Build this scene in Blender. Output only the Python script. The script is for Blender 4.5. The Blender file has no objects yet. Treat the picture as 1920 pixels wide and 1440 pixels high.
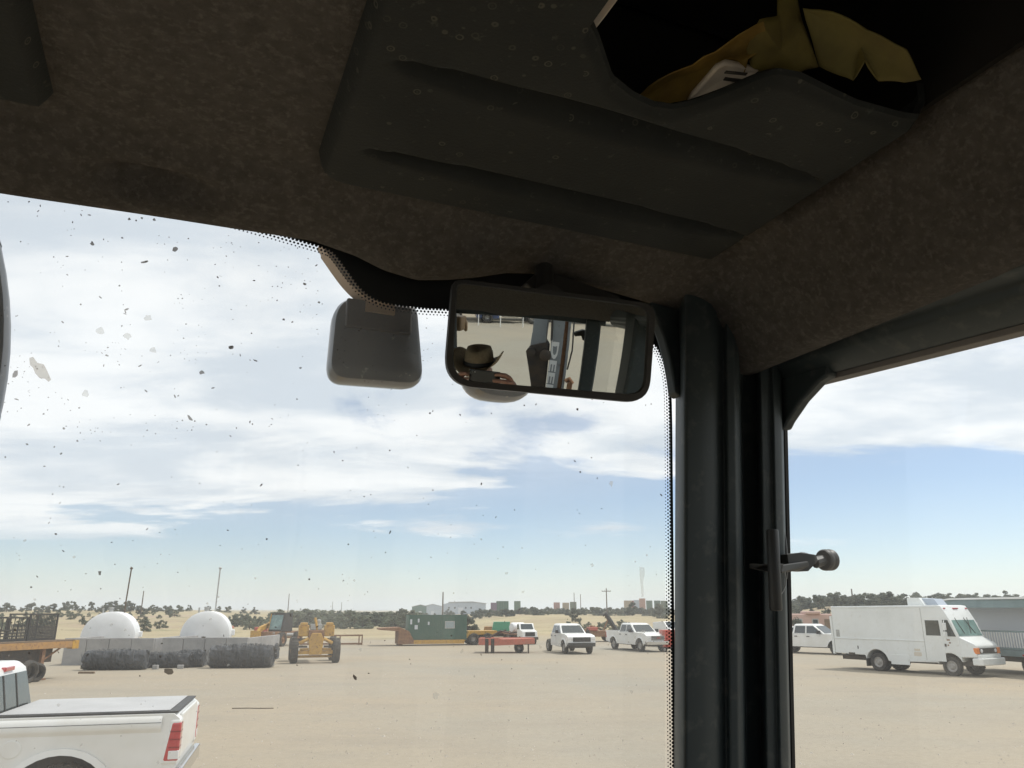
import bpy, bmesh, math, random
from math import sin, cos, tan, pi, radians, sqrt, atan2, hypot
from mathutils import Vector, Matrix, noise
random.seed(11)
S = bpy.context.scene
COL = S.collection
V = Vector
# ---------------------------------------------------------------- camera
HC = 2.6                       # eye height above the yard
FPX = 1442.0                   # focal length in pixels of the 1920 px wide photograph
TH = radians(16.35)            # camera looks up by this
YAW = radians(23.0)            # the cab points 23 degrees to the left of the camera axis
cam = bpy.data.cameras.new('camera'); cam_ob = bpy.data.objects.new('camera', cam); COL.objects.link(cam_ob)
cam.sensor_width = 36.0; cam.lens = 36.0*FPX/1920.0
cam.clip_start = 0.01; cam.clip_end = 30000
cam_ob.location = (0, 0, HC); cam_ob.rotation_euler = (pi/2+TH, 0, 0)
S.camera = cam_ob
# ---------------------------------------------------------------- light, sky, exposure
SUN_EL, SUN_AZ = radians(62), radians(66)      # azimuth clockwise from +Y
sun = bpy.data.lights.new('sun', 'SUN'); sun.energy = 2.6; sun.angle = radians(1.2); sun.color = (1, .96, .90)
sun_ob = bpy.data.objects.new('sun', sun); COL.objects.link(sun_ob)
sd = V((sin(SUN_AZ)*cos(SUN_EL), cos(SUN_AZ)*cos(SUN_EL), sin(SUN_EL)))
sun_ob.rotation_euler = (-sd).to_track_quat('-Z', 'Y').to_euler(); sun_ob.location = sd*100
S.view_settings.view_transform = 'Standard'; S.view_settings.look = 'None'
S.view_settings.exposure = 0.25; S.view_settings.gamma = 1; S.view_settings.use_curve_mapping = False
S.render.engine = 'CYCLES'
S.cycles.max_bounces = 10; S.cycles.diffuse_bounces = 5; S.cycles.glossy_bounces = 4
S.cycles.volume_bounces = 1; S.cycles.transparent_max_bounces = 12; S.cycles.transmission_bounces = 4
S.cycles.use_denoising = True; S.cycles.caustics_reflective = False; S.cycles.caustics_refractive = False
S.cycles.sample_clamp_indirect = 8.0
W = bpy.data.worlds.new('World'); S.world = W; W.use_nodes = True
def build_sky():
    nt = W.node_tree; nt.nodes.clear(); N = nt.nodes.new; Lk = nt.links.new
    def math_(op, a, b=None, c=None):
        n = N('ShaderNodeMath'); n.operation = op
        for i, x in enumerate((a, b, c)):
            if x is None: continue
            if isinstance(x, (int, float)): n.inputs[i].default_value = x
            else: Lk(x, n.inputs[i])
        return n.outputs[0]
    def mapr(x, a, b, c=0.0, d=1.0, sm=True):
        n = N('ShaderNodeMapRange'); n.interpolation_type = 'SMOOTHSTEP' if sm else 'LINEAR'
        Lk(x, n.inputs[0])
        for i, v in enumerate((a, b, c, d)): n.inputs[i+1].default_value = v
        return n.outputs[0]
    out = N('ShaderNodeOutputWorld')
    sky = N('ShaderNodeTexSky'); sky.sky_type = 'NISHITA'; sky.sun_disc = False
    sky.sun_elevation = SUN_EL; sky.sun_rotation = SUN_AZ; sky.altitude = 1900
    sky.air_density = 1.0; sky.dust_density = 1.6; sky.ozone_density = .8
    b1 = N('ShaderNodeBackground'); b1.inputs[1].default_value = SKY_STR; Lk(sky.outputs[0], b1.inputs[0])
    tc = N('ShaderNodeTexCoord'); sep = N('ShaderNodeSeparateXYZ'); Lk(tc.outputs['Generated'], sep.inputs[0])
    x, y, z = sep.outputs
    zz = math_('ADD', math_('MAXIMUM', z, 0.0), 0.12)
    X = math_('DIVIDE', x, zz); Y = math_('DIVIDE', y, zz)
    cmb = N('ShaderNodeCombineXYZ'); Lk(X, cmb.inputs[0]); Lk(Y, cmb.inputs[1]); cmb.inputs[2].default_value = CLOUD_SEED
    def nz(scale, det, rough, dist, stretch=(1, 1, 1), off=(0, 0, 0), vec=None):
        mp = N('ShaderNodeMapping'); Lk(cmb.outputs[0], mp.inputs[0]); mp.inputs['Scale'].default_value = stretch; mp.inputs['Location'].default_value = off
        t = N('ShaderNodeTexNoise'); Lk(mp.outputs[0], t.inputs[0]); t.inputs['Scale'].default_value = scale
        t.inputs['Detail'].default_value = det; t.inputs['Roughness'].default_value = rough; t.inputs['Distortion'].default_value = dist
        return t.outputs[0]
    n1 = nz(.95, 10, .57, .30, (.66, 1.0, 1))
    n2 = nz(1.7, 8, .58, .3, (.6, 1, 1), (7, 3, 2))
    # the far edge of the cloud deck runs diagonally over the plain
    ye = math_('MINIMUM', math_('MAXIMUM', math_('MULTIPLY_ADD', X, -.62, 3.95), 2.85), 4.25)
    edge = math_('SUBTRACT', ye, Y)
    bias = math_('MINIMUM', math_('MAXIMUM', math_('MULTIPLY', edge, .22), -.155), .17)
    cov = math_('ADD', n1, bias)
    low = mapr(z, .045, .10)                      # clouds thin out in the haze above the horizon
    mask = math_('MULTIPLY', math_('MULTIPLY', mapr(cov, .485, .60), low), .985)
    veil = math_('MULTIPLY', mapr(edge, -.4, 1.1, 0, .40), low)   # thin high veil between the clouds
    mask = math_('MAXIMUM', mask, veil)
    ramp = N('ShaderNodeMix'); ramp.data_type = 'RGBA'
    Lk(mapr(n2, .36, .60), ramp.inputs[0])
    ramp.inputs[6].default_value = (.64, .705, .78, 1); ramp.inputs[7].default_value = (.95, .965, .98, 1)
    b2 = N('ShaderNodeBackground'); b2.inputs[1].default_value = CLOUD_STR; Lk(ramp.outputs[2], b2.inputs[0])
    mx = N('ShaderNodeMixShader'); Lk(mask, mx.inputs[0]); Lk(b1.outputs[0], mx.inputs[1]); Lk(b2.outputs[0], mx.inputs[2])
    Lk(mx.outputs[0], out.inputs[0])
SKY_STR, CLOUD_STR, CLOUD_SEED = .112, .97, 21.9
build_sky()

# ---------------------------------------------------------------- pixel rays, used to measure the place from the photograph
def ray(px, py):
    u = (px-960)/FPX; v = (720-py)/FPX
    return V((u, cos(TH)-v*sin(TH), sin(TH)+v*cos(TH)))
def sm(a, b, x):
    t = min(1, max(0, (x-a)/(b-a))); return t*t*(3-2*t)
def gz(x, y):
    """height of the yard and the land around it"""
    r = hypot(x, y); az = math.degrees(atan2(x, y))
    z = -.28*sm(12, 55, r)*sm(-90, -20, az if y > 0 else -180) if y > 0 else 0.0
    if y > 0: z = -.28*sm(12, 55, r)
    if r > 70 and y > 0:
        z += 2.3*sm(95, 260, r)*sm(-9, -23, az)
        z += 1.35*sm(105, 190, r)*sm(-5, 1, az)*sm(20, 8, az)
        z += 3.5*sm(75, 190, r)*sm(15, 22, az)
        z += (.5*noise.noise(V((x*.03, y*.03, 0)))+.25*noise.noise(V((x*.1, y*.1, 5))))*sm(75, 130, r)
    return z
def gp(px, py, up=0.0):
    """point of the ground seen at a pixel of the photograph"""
    d = ray(px, py); t = 5.0
    for i in range(4000):
        p = d*t; p.z += HC
        if p.z <= gz(p.x, p.y)+up: break
        t += .05+t*.002
    return V((p.x, p.y, gz(p.x, p.y)))
def at(px, dist):
    """ground point on the bearing of a pixel column at a distance"""
    d = ray(px, 1143); h = V((d.x, d.y)).normalized()*dist
    return V((h.x, h.y, gz(h.x, h.y)))
def hgt(p, py, px=None):
    """height above the ground at p of a pixel row"""
    d = ray(px or 960, py); r = hypot(p.x, p.y)
    dd = ray(px if px is not None else 960+FPX*p.x/p.y, py)
    return HC + r*dd.z/hypot(dd.x, dd.y) - p.z

# ---------------------------------------------------------------- materials
def mat(name, c, rough=.7, metal=0.0, c2=None, ns=4.0, det=5, lo=.35, hi=.65, bump=0.0, bs=60.0, bd=.003, coat=0.0, spec=.5,
        c3=None, n3=40.0, lo3=.55, hi3=.7, rnd=0.0, trans=0.0, stretch=None):
    m = bpy.data.materials.new(name); m.use_nodes = True; nt = m.node_tree; N = nt.nodes.new; Lk = nt.links.new
    b = nt.nodes['Principled BSDF']
    b.inputs['Roughness'].default_value = rough; b.inputs['Metallic'].default_value = metal
    b.inputs['Specular IOR Level'].default_value = spec
    b.inputs['Coat Weight'].default_value = coat; b.inputs['Coat Roughness'].default_value = .06
    b.inputs['Base Color'].default_value = (*c, 1)
    tc = N('ShaderNodeTexCoord'); src = tc.outputs['Object']
    if stretch:
        mp = N('ShaderNodeMapping'); mp.inputs['Scale'].default_value = stretch; Lk(src, mp.inputs[0]); src = mp.outputs[0]
    def nz(s, d=5):
        t = N('ShaderNodeTexNoise'); t.inputs['Scale'].default_value = s; t.inputs['Detail'].default_value = d
        t.inputs['Roughness'].default_value = .6; Lk(src, t.inputs[0]); return t.outputs[0]
    def mr(x, a, bb):
        n = N('ShaderNodeMapRange'); Lk(x, n.inputs[0]); n.inputs[1].default_value = a; n.inputs[2].default_value = bb; return n.outputs[0]
    def mixc(f, a, bb):
        n = N('ShaderNodeMix'); n.data_type = 'RGBA'; Lk(f, n.inputs[0])
        for i, q in ((6, a), (7, bb)):
            if isinstance(q, tuple): n.inputs[i].default_value = (*q, 1)
            else: Lk(q, n.inputs[i])
        return n.outputs[2]
    colr = None
    if c2: colr = mixc(mr(nz(ns, det), lo, hi), c, c2)
    if c3: colr = mixc(mr(nz(n3, 3), lo3, hi3), colr or c, c3)
    if rnd:
        oi = N('ShaderNodeObjectInfo'); hs = N('ShaderNodeHueSaturation'); 
        Lk(mr(oi.outputs['Random'], 0, 1), hs.inputs['Value'])
        n = N('ShaderNodeMapRange'); Lk(oi.outputs['Random'], n.inputs[0]); n.inputs[3].default_value = 1-rnd; n.inputs[4].default_value = 1+rnd
        Lk(n.outputs[0], hs.inputs['Value'])
        if colr: Lk(colr, hs.inputs['Color'])
        else: hs.inputs['Color'].default_value = (*c, 1)
        colr = hs.outputs[0]
    if colr: Lk(colr, b.inputs['Base Color'])
    if trans:                                    # thin leaves let light through
        tb = N('ShaderNodeBsdfTranslucent'); ms = N('ShaderNodeMixShader'); ms.inputs[0].default_value = trans
        Lk(colr, tb.inputs[0]) if colr else None
        Lk(b.outputs[0], ms.inputs[1]); Lk(tb.outputs[0], ms.inputs[2]); Lk(ms.outputs[0], nt.nodes['Material Output'].inputs[0])
    if bump:
        bp = N('ShaderNodeBump'); bp.inputs['Strength'].default_value = bump; bp.inputs['Distance'].default_value = bd
        Lk(nz(bs, 6), bp.inputs['Height']); Lk(bp.outputs[0], b.inputs['Normal'])
    return m
def glass_mat(name, tint, dust=.04, film=(.8, .78, .74)):
    """a pane: clear, reflecting by Fresnel, with a film of dust on it"""
    m = bpy.data.materials.new(name); m.use_nodes = True; nt = m.node_tree; nt.nodes.clear(); N = nt.nodes.new; Lk = nt.links.new
    out = N('ShaderNodeOutputMaterial'); tr = N('ShaderNodeBsdfTransparent'); tr.inputs[0].default_value = (*tint, 1)
    gl = N('ShaderNodeBsdfGlossy'); gl.inputs['Roughness'].default_value = .02
    lw = N('ShaderNodeLayerWeight'); lw.inputs['Blend'].default_value = .5
    pw = N('ShaderNodeMath'); pw.operation = 'POWER'; Lk(lw.outputs['Facing'], pw.inputs[0]); pw.inputs[1].default_value = 5.0
    fr = N('ShaderNodeMath'); fr.operation = 'MULTIPLY_ADD'; Lk(pw.outputs[0], fr.inputs[0]); fr.inputs[1].default_value = .92; fr.inputs[2].default_value = .04
    mx = N('ShaderNodeMixShader'); Lk(fr.outputs[0], mx.inputs[0]); Lk(tr.outputs[0], mx.inputs[1]); Lk(gl.outputs[0], mx.inputs[2])
    df = N('ShaderNodeBsdfTranslucent'); df.inputs[0].default_value = (*film, 1)
    tc = N('ShaderNodeTexCoord'); n1 = N('ShaderNodeTexNoise'); n1.inputs['Scale'].default_value = 3.5; n1.inputs['Detail'].default_value = 7
    Lk(tc.outputs['Object'], n1.inputs[0])
    mr = N('ShaderNodeMapRange'); Lk(n1.outputs[0], mr.inputs[0]); mr.inputs[1].default_value = .3; mr.inputs[2].default_value = .75
    mr.inputs[3].default_value = dust*.3; mr.inputs[4].default_value = dust*1.7
    m2 = N('ShaderNodeMixShader'); Lk(mr.outputs[0], m2.inputs[0]); Lk(mx.outputs[0], m2.inputs[1]); Lk(df.outputs[0], m2.inputs[2])
    Lk(m2.outputs[0], out.inputs[0]); return m
M = {}
M['white'] = mat('white_paint', (.80, .80, .78), .35, c2=(.72, .71, .67), ns=1.3, coat=.35)
M['vanwhite'] = mat('van_paint', (.78, .80, .79), .38, c2=(.70, .715, .695), ns=.7, coat=.25, c3=(.62, .61, .56), n3=6, lo3=.6, hi3=.8)
M['glassdark'] = mat('vehicle_glass', (.03, .04, .042), .06, spec=.9)
M['glassteal'] = mat('windscreen_glass', (.10, .17, .165), .06, spec=.9, c2=(.2, .33, .31), ns=1.6)
M['rubber'] = mat('tyre_rubber', (.025, .024, .023), .85, c2=(.075, .066, .055), ns=5, bump=.3, bs=60)
M['steel'] = mat('wheel_steel', (.45, .44, .42), .45, .6, c2=(.33, .3, .27), ns=9)
M['chrome'] = mat('chrome', (.6, .6, .6), .15, .95)
M['black'] = mat('black_plastic', (.022, .022, .023), .55, c2=(.04, .038, .036), ns=8)
M['darkmetal'] = mat('dark_steel', (.05, .047, .045), .6, .3, c2=(.10, .075, .055), ns=6)
M['rust'] = mat('rusty_steel', (.19, .095, .055), .85, c2=(.30, .17, .09), ns=5, c3=(.08, .05, .04), n3=14)
M['yellow'] = mat('yellow_paint', (.56, .32, .045), .5, c2=(.44, .25, .06), ns=4, c3=(.16, .09, .04), n3=9)
M['orange'] = mat('orange_paint', (.46, .25, .08), .6, c2=(.34, .20, .09), ns=3, c3=(.2, .11, .06), n3=7)
M['red'] = mat('red_paint', (.50, .085, .06), .5, c2=(.42, .12, .08), ns=3)
M['redfade'] = mat('faded_red_paint', (.52, .15, .10), .65, c2=(.42, .17, .12), ns=2.5, c3=(.25, .11, .07), n3=8)
M['green'] = mat('green_paint', (.048, .115, .082), .6, c2=(.07, .13, .10), ns=1.4, c3=(.13, .10, .07), n3=3, lo3=.62, hi3=.8)
M['tank'] = mat('white_tank_paint', (.80, .80, .80), .4, c2=(.72, .72, .71), ns=.8)
M['concrete'] = mat('grey_concrete', (.37, .36, .35), .9, c2=(.29, .285, .28), ns=1.5, bump=.2, bs=20, bd=.01)
M['wood'] = mat('weathered_wood', (.24, .17, .11), .85, c2=(.15, .105, .07), ns=3, stretch=(1, 8, 8))
M['wire'] = mat('black_wire', (.05, .052, .055), .6, c2=(.085, .09, .097), ns=4)
M['redlens'] = mat('red_lens', (.46, .02, .028), .12, spec=.8, coat=.8)
M['clearlens'] = mat('clear_lens', (.75, .75, .75), .1, spec=.9)
M['amber'] = mat('amber_lens', (.75, .22, .04), .15, spec=.8)
M['teal'] = mat('grey_teal_paint', (.20, .27, .275), .6, c2=(.16, .22, .22), ns=2)
M['panel'] = mat('pale_panel', (.58, .60, .64), .6)
M['adobe'] = mat('pink_stucco', (.54, .37, .32), .9, c2=(.48, .33, .28), ns=.4)
M['metalroof'] = mat('pale_blue_metal', (.42, .47, .54), .5, c2=(.36, .41, .48), ns=.2)
M['galv'] = mat('galvanised', (.46, .46, .44), .5, .5, c2=(.36, .36, .35), ns=8)
M['bluetruck'] = mat('blue_paint', (.05, .075, .17), .35, coat=.4)
M['bark'] = mat('bark', (.14, .105, .08), .95, c2=(.09, .07, .05), ns=6)
M['leaf'] = mat('juniper_leaf', (.11, .122, .084), .8, c2=(.148, .155, .11), ns=1.6, rnd=.28, trans=.5)
M['leaf2'] = mat('brush_leaf', (.118, .142, .088), .85, c2=(.16, .172, .118), ns=1.2, rnd=.25, trans=.4)

# ---------------------------------------------------------------- mesh builder
class MB:
    def __init__(s): s.v = []; s.f = []
    def add(s, vs, fs):
        k = len(s.v); s.v += [V(p) for p in vs]; s.f += [tuple(i+k for i in q) for q in fs]; return s
    def box(s, x0, x1, y0, y1, z0, z1):
        return s.add([(x0,y0,z0),(x1,y0,z0),(x1,y1,z0),(x0,y1,z0),(x0,y0,z1),(x1,y0,z1),(x1,y1,z1),(x0,y1,z1)],
                     [(0,3,2,1),(4,5,6,7),(0,1,5,4),(1,2,6,5),(2,3,7,6),(3,0,4,7)])
    def prism(s, poly, ax, a, b):
        """polygon in the plane across axis ax, drawn out from a to b"""
        def P(p, t): return {'x': (t, p[0], p[1]), 'y': (p[0], t, p[1]), 'z': (p[0], p[1], t)}[ax]
        n = len(poly); vs = [P(p, a) for p in poly]+[P(p, b) for p in poly]
        return s.add(vs, [tuple(range(n)), tuple(range(2*n-1, n-1, -1))]+[(i, n+i, n+(i+1) % n, (i+1) % n) for i in range(n)])
    def plate(s, pts, th, nrm=None):
        pts = [V(p) for p in pts]; n = len(pts)
        if nrm is None:
            nrm = V((0, 0, 0))
            for i in range(n): nrm += (pts[i]-pts[0]).cross(pts[(i+1) % n]-pts[0])
        nrm = V(nrm).normalized()*th
        return s.add(pts+[p+nrm for p in pts], [tuple(range(n)), tuple(range(2*n-1, n-1, -1))]+[(i, n+i, n+(i+1) % n, (i+1) % n) for i in range(n)])
    def loft(s, rings, caps=True, close=True):
        n = len(rings[0]); vs = [p for r in rings for p in r]; fs = []
        for k in range(len(rings)-1):
            for i in range(n if close else n-1):
                j = (i+1) % n; fs.append((k*n+i, k*n+j, (k+1)*n+j, (k+1)*n+i))
        if caps: fs += [tuple(range(n-1, -1, -1)), tuple(range((len(rings)-1)*n, len(rings)*n))]
        return s.add(vs, fs)
    def tube(s, pts, r, n=8, caps=True):
        pts = [V(p) for p in pts]; rings = []; up = None
        for i, p in enumerate(pts):
            t = (pts[min(i+1, len(pts)-1)]-pts[max(i-1, 0)]).normalized()
            if up is None: up = t.orthogonal().normalized()
            up = (up-t*up.dot(t)); up = up.normalized() if up.length > 1e-6 else t.orthogonal().normalized()
            w = t.cross(up); rr = r[i] if isinstance(r, (list, tuple)) else r
            rings.append([p+(up*cos(2*pi*k/n)+w*sin(2*pi*k/n))*rr for k in range(n)])
        return s.loft(rings, caps)
    def lathe(s, prof, o, ax, n=20, caps=True):
        o = V(o); ax = V(ax).normalized(); u = ax.orthogonal().normalized(); w = ax.cross(u)
        rings = [[o+ax*h+(u*cos(2*pi*k/n)+w*sin(2*pi*k/n))*max(r, 1e-4) for k in range(n)] for r, h in prof]
        return s.loft(rings, caps)
    def grid(s, P):
        a = len(P); b = len(P[0])
        return s.add([p for row in P for p in row], [(i*b+j, i*b+j+1, (i+1)*b+j+1, (i+1)*b+j) for i in range(a-1) for j in range(b-1)])
    def build(s, name, m, parent=None, smooth=None, bevel=0.0, seg=2, solid=0.0, fix=True):
        me = bpy.data.meshes.new(name); me.from_pydata([tuple(p) for p in s.v], [], s.f)
        if fix:
            bm = bmesh.new(); bm.from_mesh(me); bmesh.ops.recalc_face_normals(bm, faces=bm.faces); bm.to_mesh(me); bm.free()
        me.materials.append(M[m] if isinstance(m, str) else m)
        o = bpy.data.objects.new(name, me); COL.objects.link(o)
        if parent: o.parent = parent
        if bevel:
            md = o.modifiers.new('b', 'BEVEL'); md.width = bevel; md.segments = seg; md.limit_method = 'ANGLE'; md.angle_limit = radians(35)
        if solid:
            md = o.modifiers.new('s', 'SOLIDIFY'); md.thickness = solid; md.offset = 1
        if smooth:
            me.polygons.foreach_set('use_smooth', [True]*len(me.polygons)); me.set_sharp_from_angle(angle=radians(smooth))
        me.update(); return o
def tag(o, label=None, cat=None, group=None, kind=None):
    if label: o['label'] = label
    if cat: o['category'] = cat
    if group: o['group'] = group
    if kind: o['kind'] = kind
    return o
def thing(name, label, cat, loc=(0, 0, 0), rz=0.0, group=None):
    o = bpy.data.objects.new(name, None); COL.objects.link(o); o.location = loc; o.rotation_euler = (0, 0, rz)
    o.empty_display_size = .2
    return tag(o, label, cat, group)
def copy_tree(o, parent=None):
    c = o.copy(); COL.objects.link(c); c.parent = parent
    for ch in list(o.children): copy_tree(ch, c)
    return c
def head(v): return atan2(v[1], v[0])

# ---------------------------------------------------------------- the yard and the land around it
def ground_mat():
    m = bpy.data.materials.new('yard_and_range'); m.use_nodes = True; nt = m.node_tree; N = nt.nodes.new; Lk = nt.links.new
    b = nt.nodes['Principled BSDF']; b.inputs['Roughness'].default_value = .95; b.inputs['Specular IOR Level'].default_value = .2
    tc = N('ShaderNodeTexCoord'); src = tc.outputs['Object']
    def nz(s, d=6, r=.6, stretch=None):
        q = src
        if stretch: mp = N('ShaderNodeMapping'); mp.inputs['Scale'].default_value = stretch; Lk(src, mp.inputs[0]); q = mp.outputs[0]
        t = N('ShaderNodeTexNoise'); t.inputs['Scale'].default_value = s; t.inputs['Detail'].default_value = d; t.inputs['Roughness'].default_value = r
        Lk(q, t.inputs[0]); return t.outputs[0]
    def mr(x, a, bb, c=0., d=1.):
        n = N('ShaderNodeMapRange'); Lk(x, n.inputs[0])
        for i, q in enumerate((a, bb, c, d)): n.inputs[i+1].default_value = q
        return n.outputs[0]
    def mx(f, a, bb):
        n = N('ShaderNodeMix'); n.data_type = 'RGBA'; Lk(f, n.inputs[0])
        for i, q in ((6, a), (7, bb)):
            if isinstance(q, tuple): n.inputs[i].default_value = (*q, 1)
            else: Lk(q, n.inputs[i])
        return n.outputs[2]
    dirt = mx(mr(nz(.045, 5), .38, .62), (.370, .308, .224), (.312, .288, .236))
    dirt = mx(mr(nz(.3, 7, .72, (.6, 1.3, 1)), .48, .74, 0, .75), dirt, (.285, .248, .198))       # drag and wheel marks across the yard
    dirt = mx(mr(nz(6, 8, .75), .45, .75, 0, .55), dirt, (.255, .22, .17))
    dirt = mx(mr(nz(30, 4, .7), .58, .72, 0, .6), dirt, (.45, .41, .35))
    dirt = mx(mr(nz(1.1, 8, .72), .56, .70, 0, .5), dirt, (.285, .248, .195))
    straw = mx(mr(nz(.05, 6, .65), .38, .62), (.40, .335, .205), (.34, .275, .175))
    straw = mx(mr(nz(.12, 7, .7), .54, .66, 0, .8), straw, (.20, .19, .105))
    straw = mx(mr(nz(.02, 4, .6), .55, .68, 0, .7), straw, (.37, .27, .205))               # pink soil showing through
    ln = N('ShaderNodeVectorMath'); ln.operation = 'LENGTH'; Lk(src, ln.inputs[0])
    ad = N('ShaderNodeMath'); ad.operation = 'MULTIPLY_ADD'; Lk(nz(.06, 5), ad.inputs[0]); ad.inputs[1].default_value = 45.; Lk(ln.outputs['Value'], ad.inputs[2])
    far = mr(ad.outputs[0], 98, 116)
    Lk(mx(far, dirt, straw), b.inputs['Base Color'])
    bp = N('ShaderNodeBump'); bp.inputs['Strength'].default_value = .5; bp.inputs['Distance'].default_value = .03
    Lk(nz(5, 10, .7), bp.inputs['Height']); Lk(bp.outputs[0], b.inputs['Normal'])
    return m
def build_ground():
    rs = [0.0]; r = 2.0
    while r < 12000: rs.append(r); r *= 1.085
    na = 480; vs = []; fs = []
    for i, r in enumerate(rs):
        for k in range(na):
            a = 2*pi*k/na; x, y = r*sin(a), r*cos(a); vs.append((x, y, gz(x, y)))
    for i in range(len(rs)-1):
        for k in range(na):
            j = (k+1) % na
            if i == 0: fs.append((k, na+j, na+k)) if k < na else None
            else: fs.append((i*na+k, i*na+j, (i+1)*na+j, (i+1)*na+k))
    b = MB(); b.v = [V(p) for p in vs]; b.f = fs
    o = b.build('ground', ground_mat(), smooth=60); tag(o, 'dry tan dirt yard running out to straw coloured range', None, None, 'structure')
build_ground()
def build_stones():
    b = MB()
    for i in range(5200):
        r = 9+31*random.random()**1.4; a = radians(random.uniform(-36, 36)); x, y = r*sin(a), r*cos(a); s = random.uniform(.010, .028)*(1+.9*(random.random() < .12))
        z = gz(x, y); q = [V((random.uniform(-1, 1), random.uniform(-1, 1), 0)).normalized()*s for _ in range(4)]
        p = [(x+s*cos(k*pi/2+i)*random.uniform(.7, 1.3), y+s*sin(k*pi/2+i)*random.uniform(.7, 1.3), z-.003) for k in range(4)]+[(x, y, z+s*random.uniform(.5, .9))]
        b.add(p, [(0, 1, 4), (1, 2, 4), (2, 3, 4), (3, 0, 4)])
    o = b.build('gravel', mat('yard_stone', (.36, .31, .25), .9, c2=(.5, .45, .38), ns=1.0, rnd=0))
    tag(o, 'small pale stones scattered over the dirt yard', None, None, 'stuff')
build_stones()
def far_hill():
    p = at(664, 6500); b = MB(); rows = []
    for j in range(9):
        row = []
        for i in range(41):
            t = (i-20)/20; x = t*620; h = (26*math.exp(-((t-.25)/.42)**2)+16*math.exp(-((t+.35)/.3)**2)+4*noise.noise(V((t*4, 1, 0))))*(1-t*t)
            y = (j-4)/4; row.append((x, y*300, -3+max(0, h)*(1-y*y)))
        rows.append(row)
    b.grid(rows); o = b.build('hill', mat('far_rock', (.20, .19, .18), .95), smooth=60); o.location = p; o.rotation_euler = (0, 0, head((p.y, -p.x, 0)))
    tag(o, 'low blue hill far out on the plain', None, None, 'structure')
far_hill()
def haze():
    b = MB(); b.box(-12600, 12600, -12600, 12600, -8, 48); m = bpy.data.materials.new('dusty_air'); m.use_nodes = True; nt = m.node_tree; nt.nodes.clear()
    o = nt.nodes.new('ShaderNodeOutputMaterial'); v = nt.nodes.new('ShaderNodeVolumePrincipled'); v.inputs['Density'].default_value = HAZE; v.inputs['Color'].default_value = (.86, .925, 1.0, 1); v.inputs['Anisotropy'].default_value = .2
    nt.links.new(v.outputs[0], o.inputs['Volume']); q = b.build('haze', m); tag(q, 'thin dusty air over the whole plain', None, None, 'stuff')
HAZE = .00055
haze()

# ---------------------------------------------------------------- trees
def crown_mesh(seed, kind, dense):
    rnd = random.Random(seed); b = MB()
    cl = []
    for i in range(rnd.randint(13, 18)):
        a = rnd.uniform(0, 2*pi); r = rnd.random()**.55*.44; h = rnd.random()**1.25*.78+.10
        r *= (1-max(0, h-.35)/.75)**.8
        cl.append((V((r*cos(a), r*sin(a), h)), rnd.uniform(.11, .21)*(1.1-.4*h)))
    for c, cr in cl:
        for k in range(dense):
            d = V((rnd.gauss(0, 1), rnd.gauss(0, 1), rnd.gauss(0, .8))).normalized()*cr*rnd.uniform(.45, 1.08); p = c+d
            if p.z < .04: p.z = .04
            n = (d.normalized()+V((rnd.uniform(-.8, .8), rnd.uniform(-.8, .8), rnd.uniform(-.4, .9)))).normalized()
            u = n.orthogonal().normalized(); w = n.cross(u); s = rnd.uniform(.026, .056); l = s*rnd.uniform(1.0, 1.9)
            b.add([p-u*s-w*l*.3, p+u*s*.8-w*l*.5, p+u*s*.3+w*l, p-u*s*.7+w*l*.6], [(0, 1, 2, 3)])
    me = b.build('crown_src', kind, fix=False); m = me.data; bpy.data.objects.remove(me); m.name = 'crown'; return m
CROWNS = [crown_mesh(100+i, 'leaf', 52) for i in range(6)]
BRUSH = [crown_mesh(200+i, 'leaf2', 44) for i in range(4)]
def trunk_mesh():
    b = MB(); b.tube([(0, 0, -.03), (.02, .01, .25), (-.01, .03, .55)], [.035, .026, .012], 6)
    b.tube([(.015, .01, .2), (.12, .05, .42), (.2, .08, .55)], [.018, .012, .005], 5); b.tube([(.01, .01, .25), (-.12, -.04, .45), (-.18, -.1, .62)], [.017, .011, .005], 5)
    o = b.build('trunk_src', 'bark'); m = o.data; bpy.data.objects.remove(o); return m
TRUNK = trunk_mesh()
def tree(p, h, w, label, group, brush=False, name='juniper_tree', trunk=True):
    me = random.choice(BRUSH if brush else CROWNS); sc = (w/.95, w/.95*random.uniform(.9, 1.1), h/1.0)
    if trunk:
        t = thing(name, label, 'bush' if brush else 'tree', p, random.uniform(0, 6.28), group)
        c = bpy.data.objects.new('crown', me); COL.objects.link(c); c.parent = t; c.scale = sc
        k = bpy.data.objects.new('trunk', TRUNK); COL.objects.link(k); k.parent = t; k.scale = sc
    else:
        t = bpy.data.objects.new(name, me); COL.objects.link(t); t.location = p; t.scale = sc; t.rotation_euler = (0, 0, random.uniform(0, 6.28)); tag(t, label, 'bush' if brush else 'tree', group)
    return t
MARKS = [(60, 'behind the black rack on the orange trailer'), (140, 'behind the mesh crate of the orange trailer'), (200, 'over the gap between trailer and tank'), (265, 'behind the tank nearer the orange trailer'), (340, 'over the gap between the two tanks'), (440, 'behind the tank nearer the dark loader'), (530, 'behind the dark loader'),
         (640, 'behind the yellow grader'), (700, 'behind the end of the rusty frame'), (760, 'behind the nose of the lowboy trailer'), (880, 'behind the green container'), (955, 'under the wide green container'), (1010, 'behind the white flatbed truck'), (1050, 'under the pink container'), (1110, 'behind the cab of the white crew truck'), (1160, 'under the crossarm pole'), (1200, 'under the coloured container row'), (1300, 'beside the dotted glass edge'),
         (1530, 'above the pink house'), (1600, 'over the tail of the van'), (1690, 'over the middle of the van'), (1760, 'over the roof vent of the van'), (1840, 'over the van windshield'), (2000, 'over the long pale trailer')]
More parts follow.
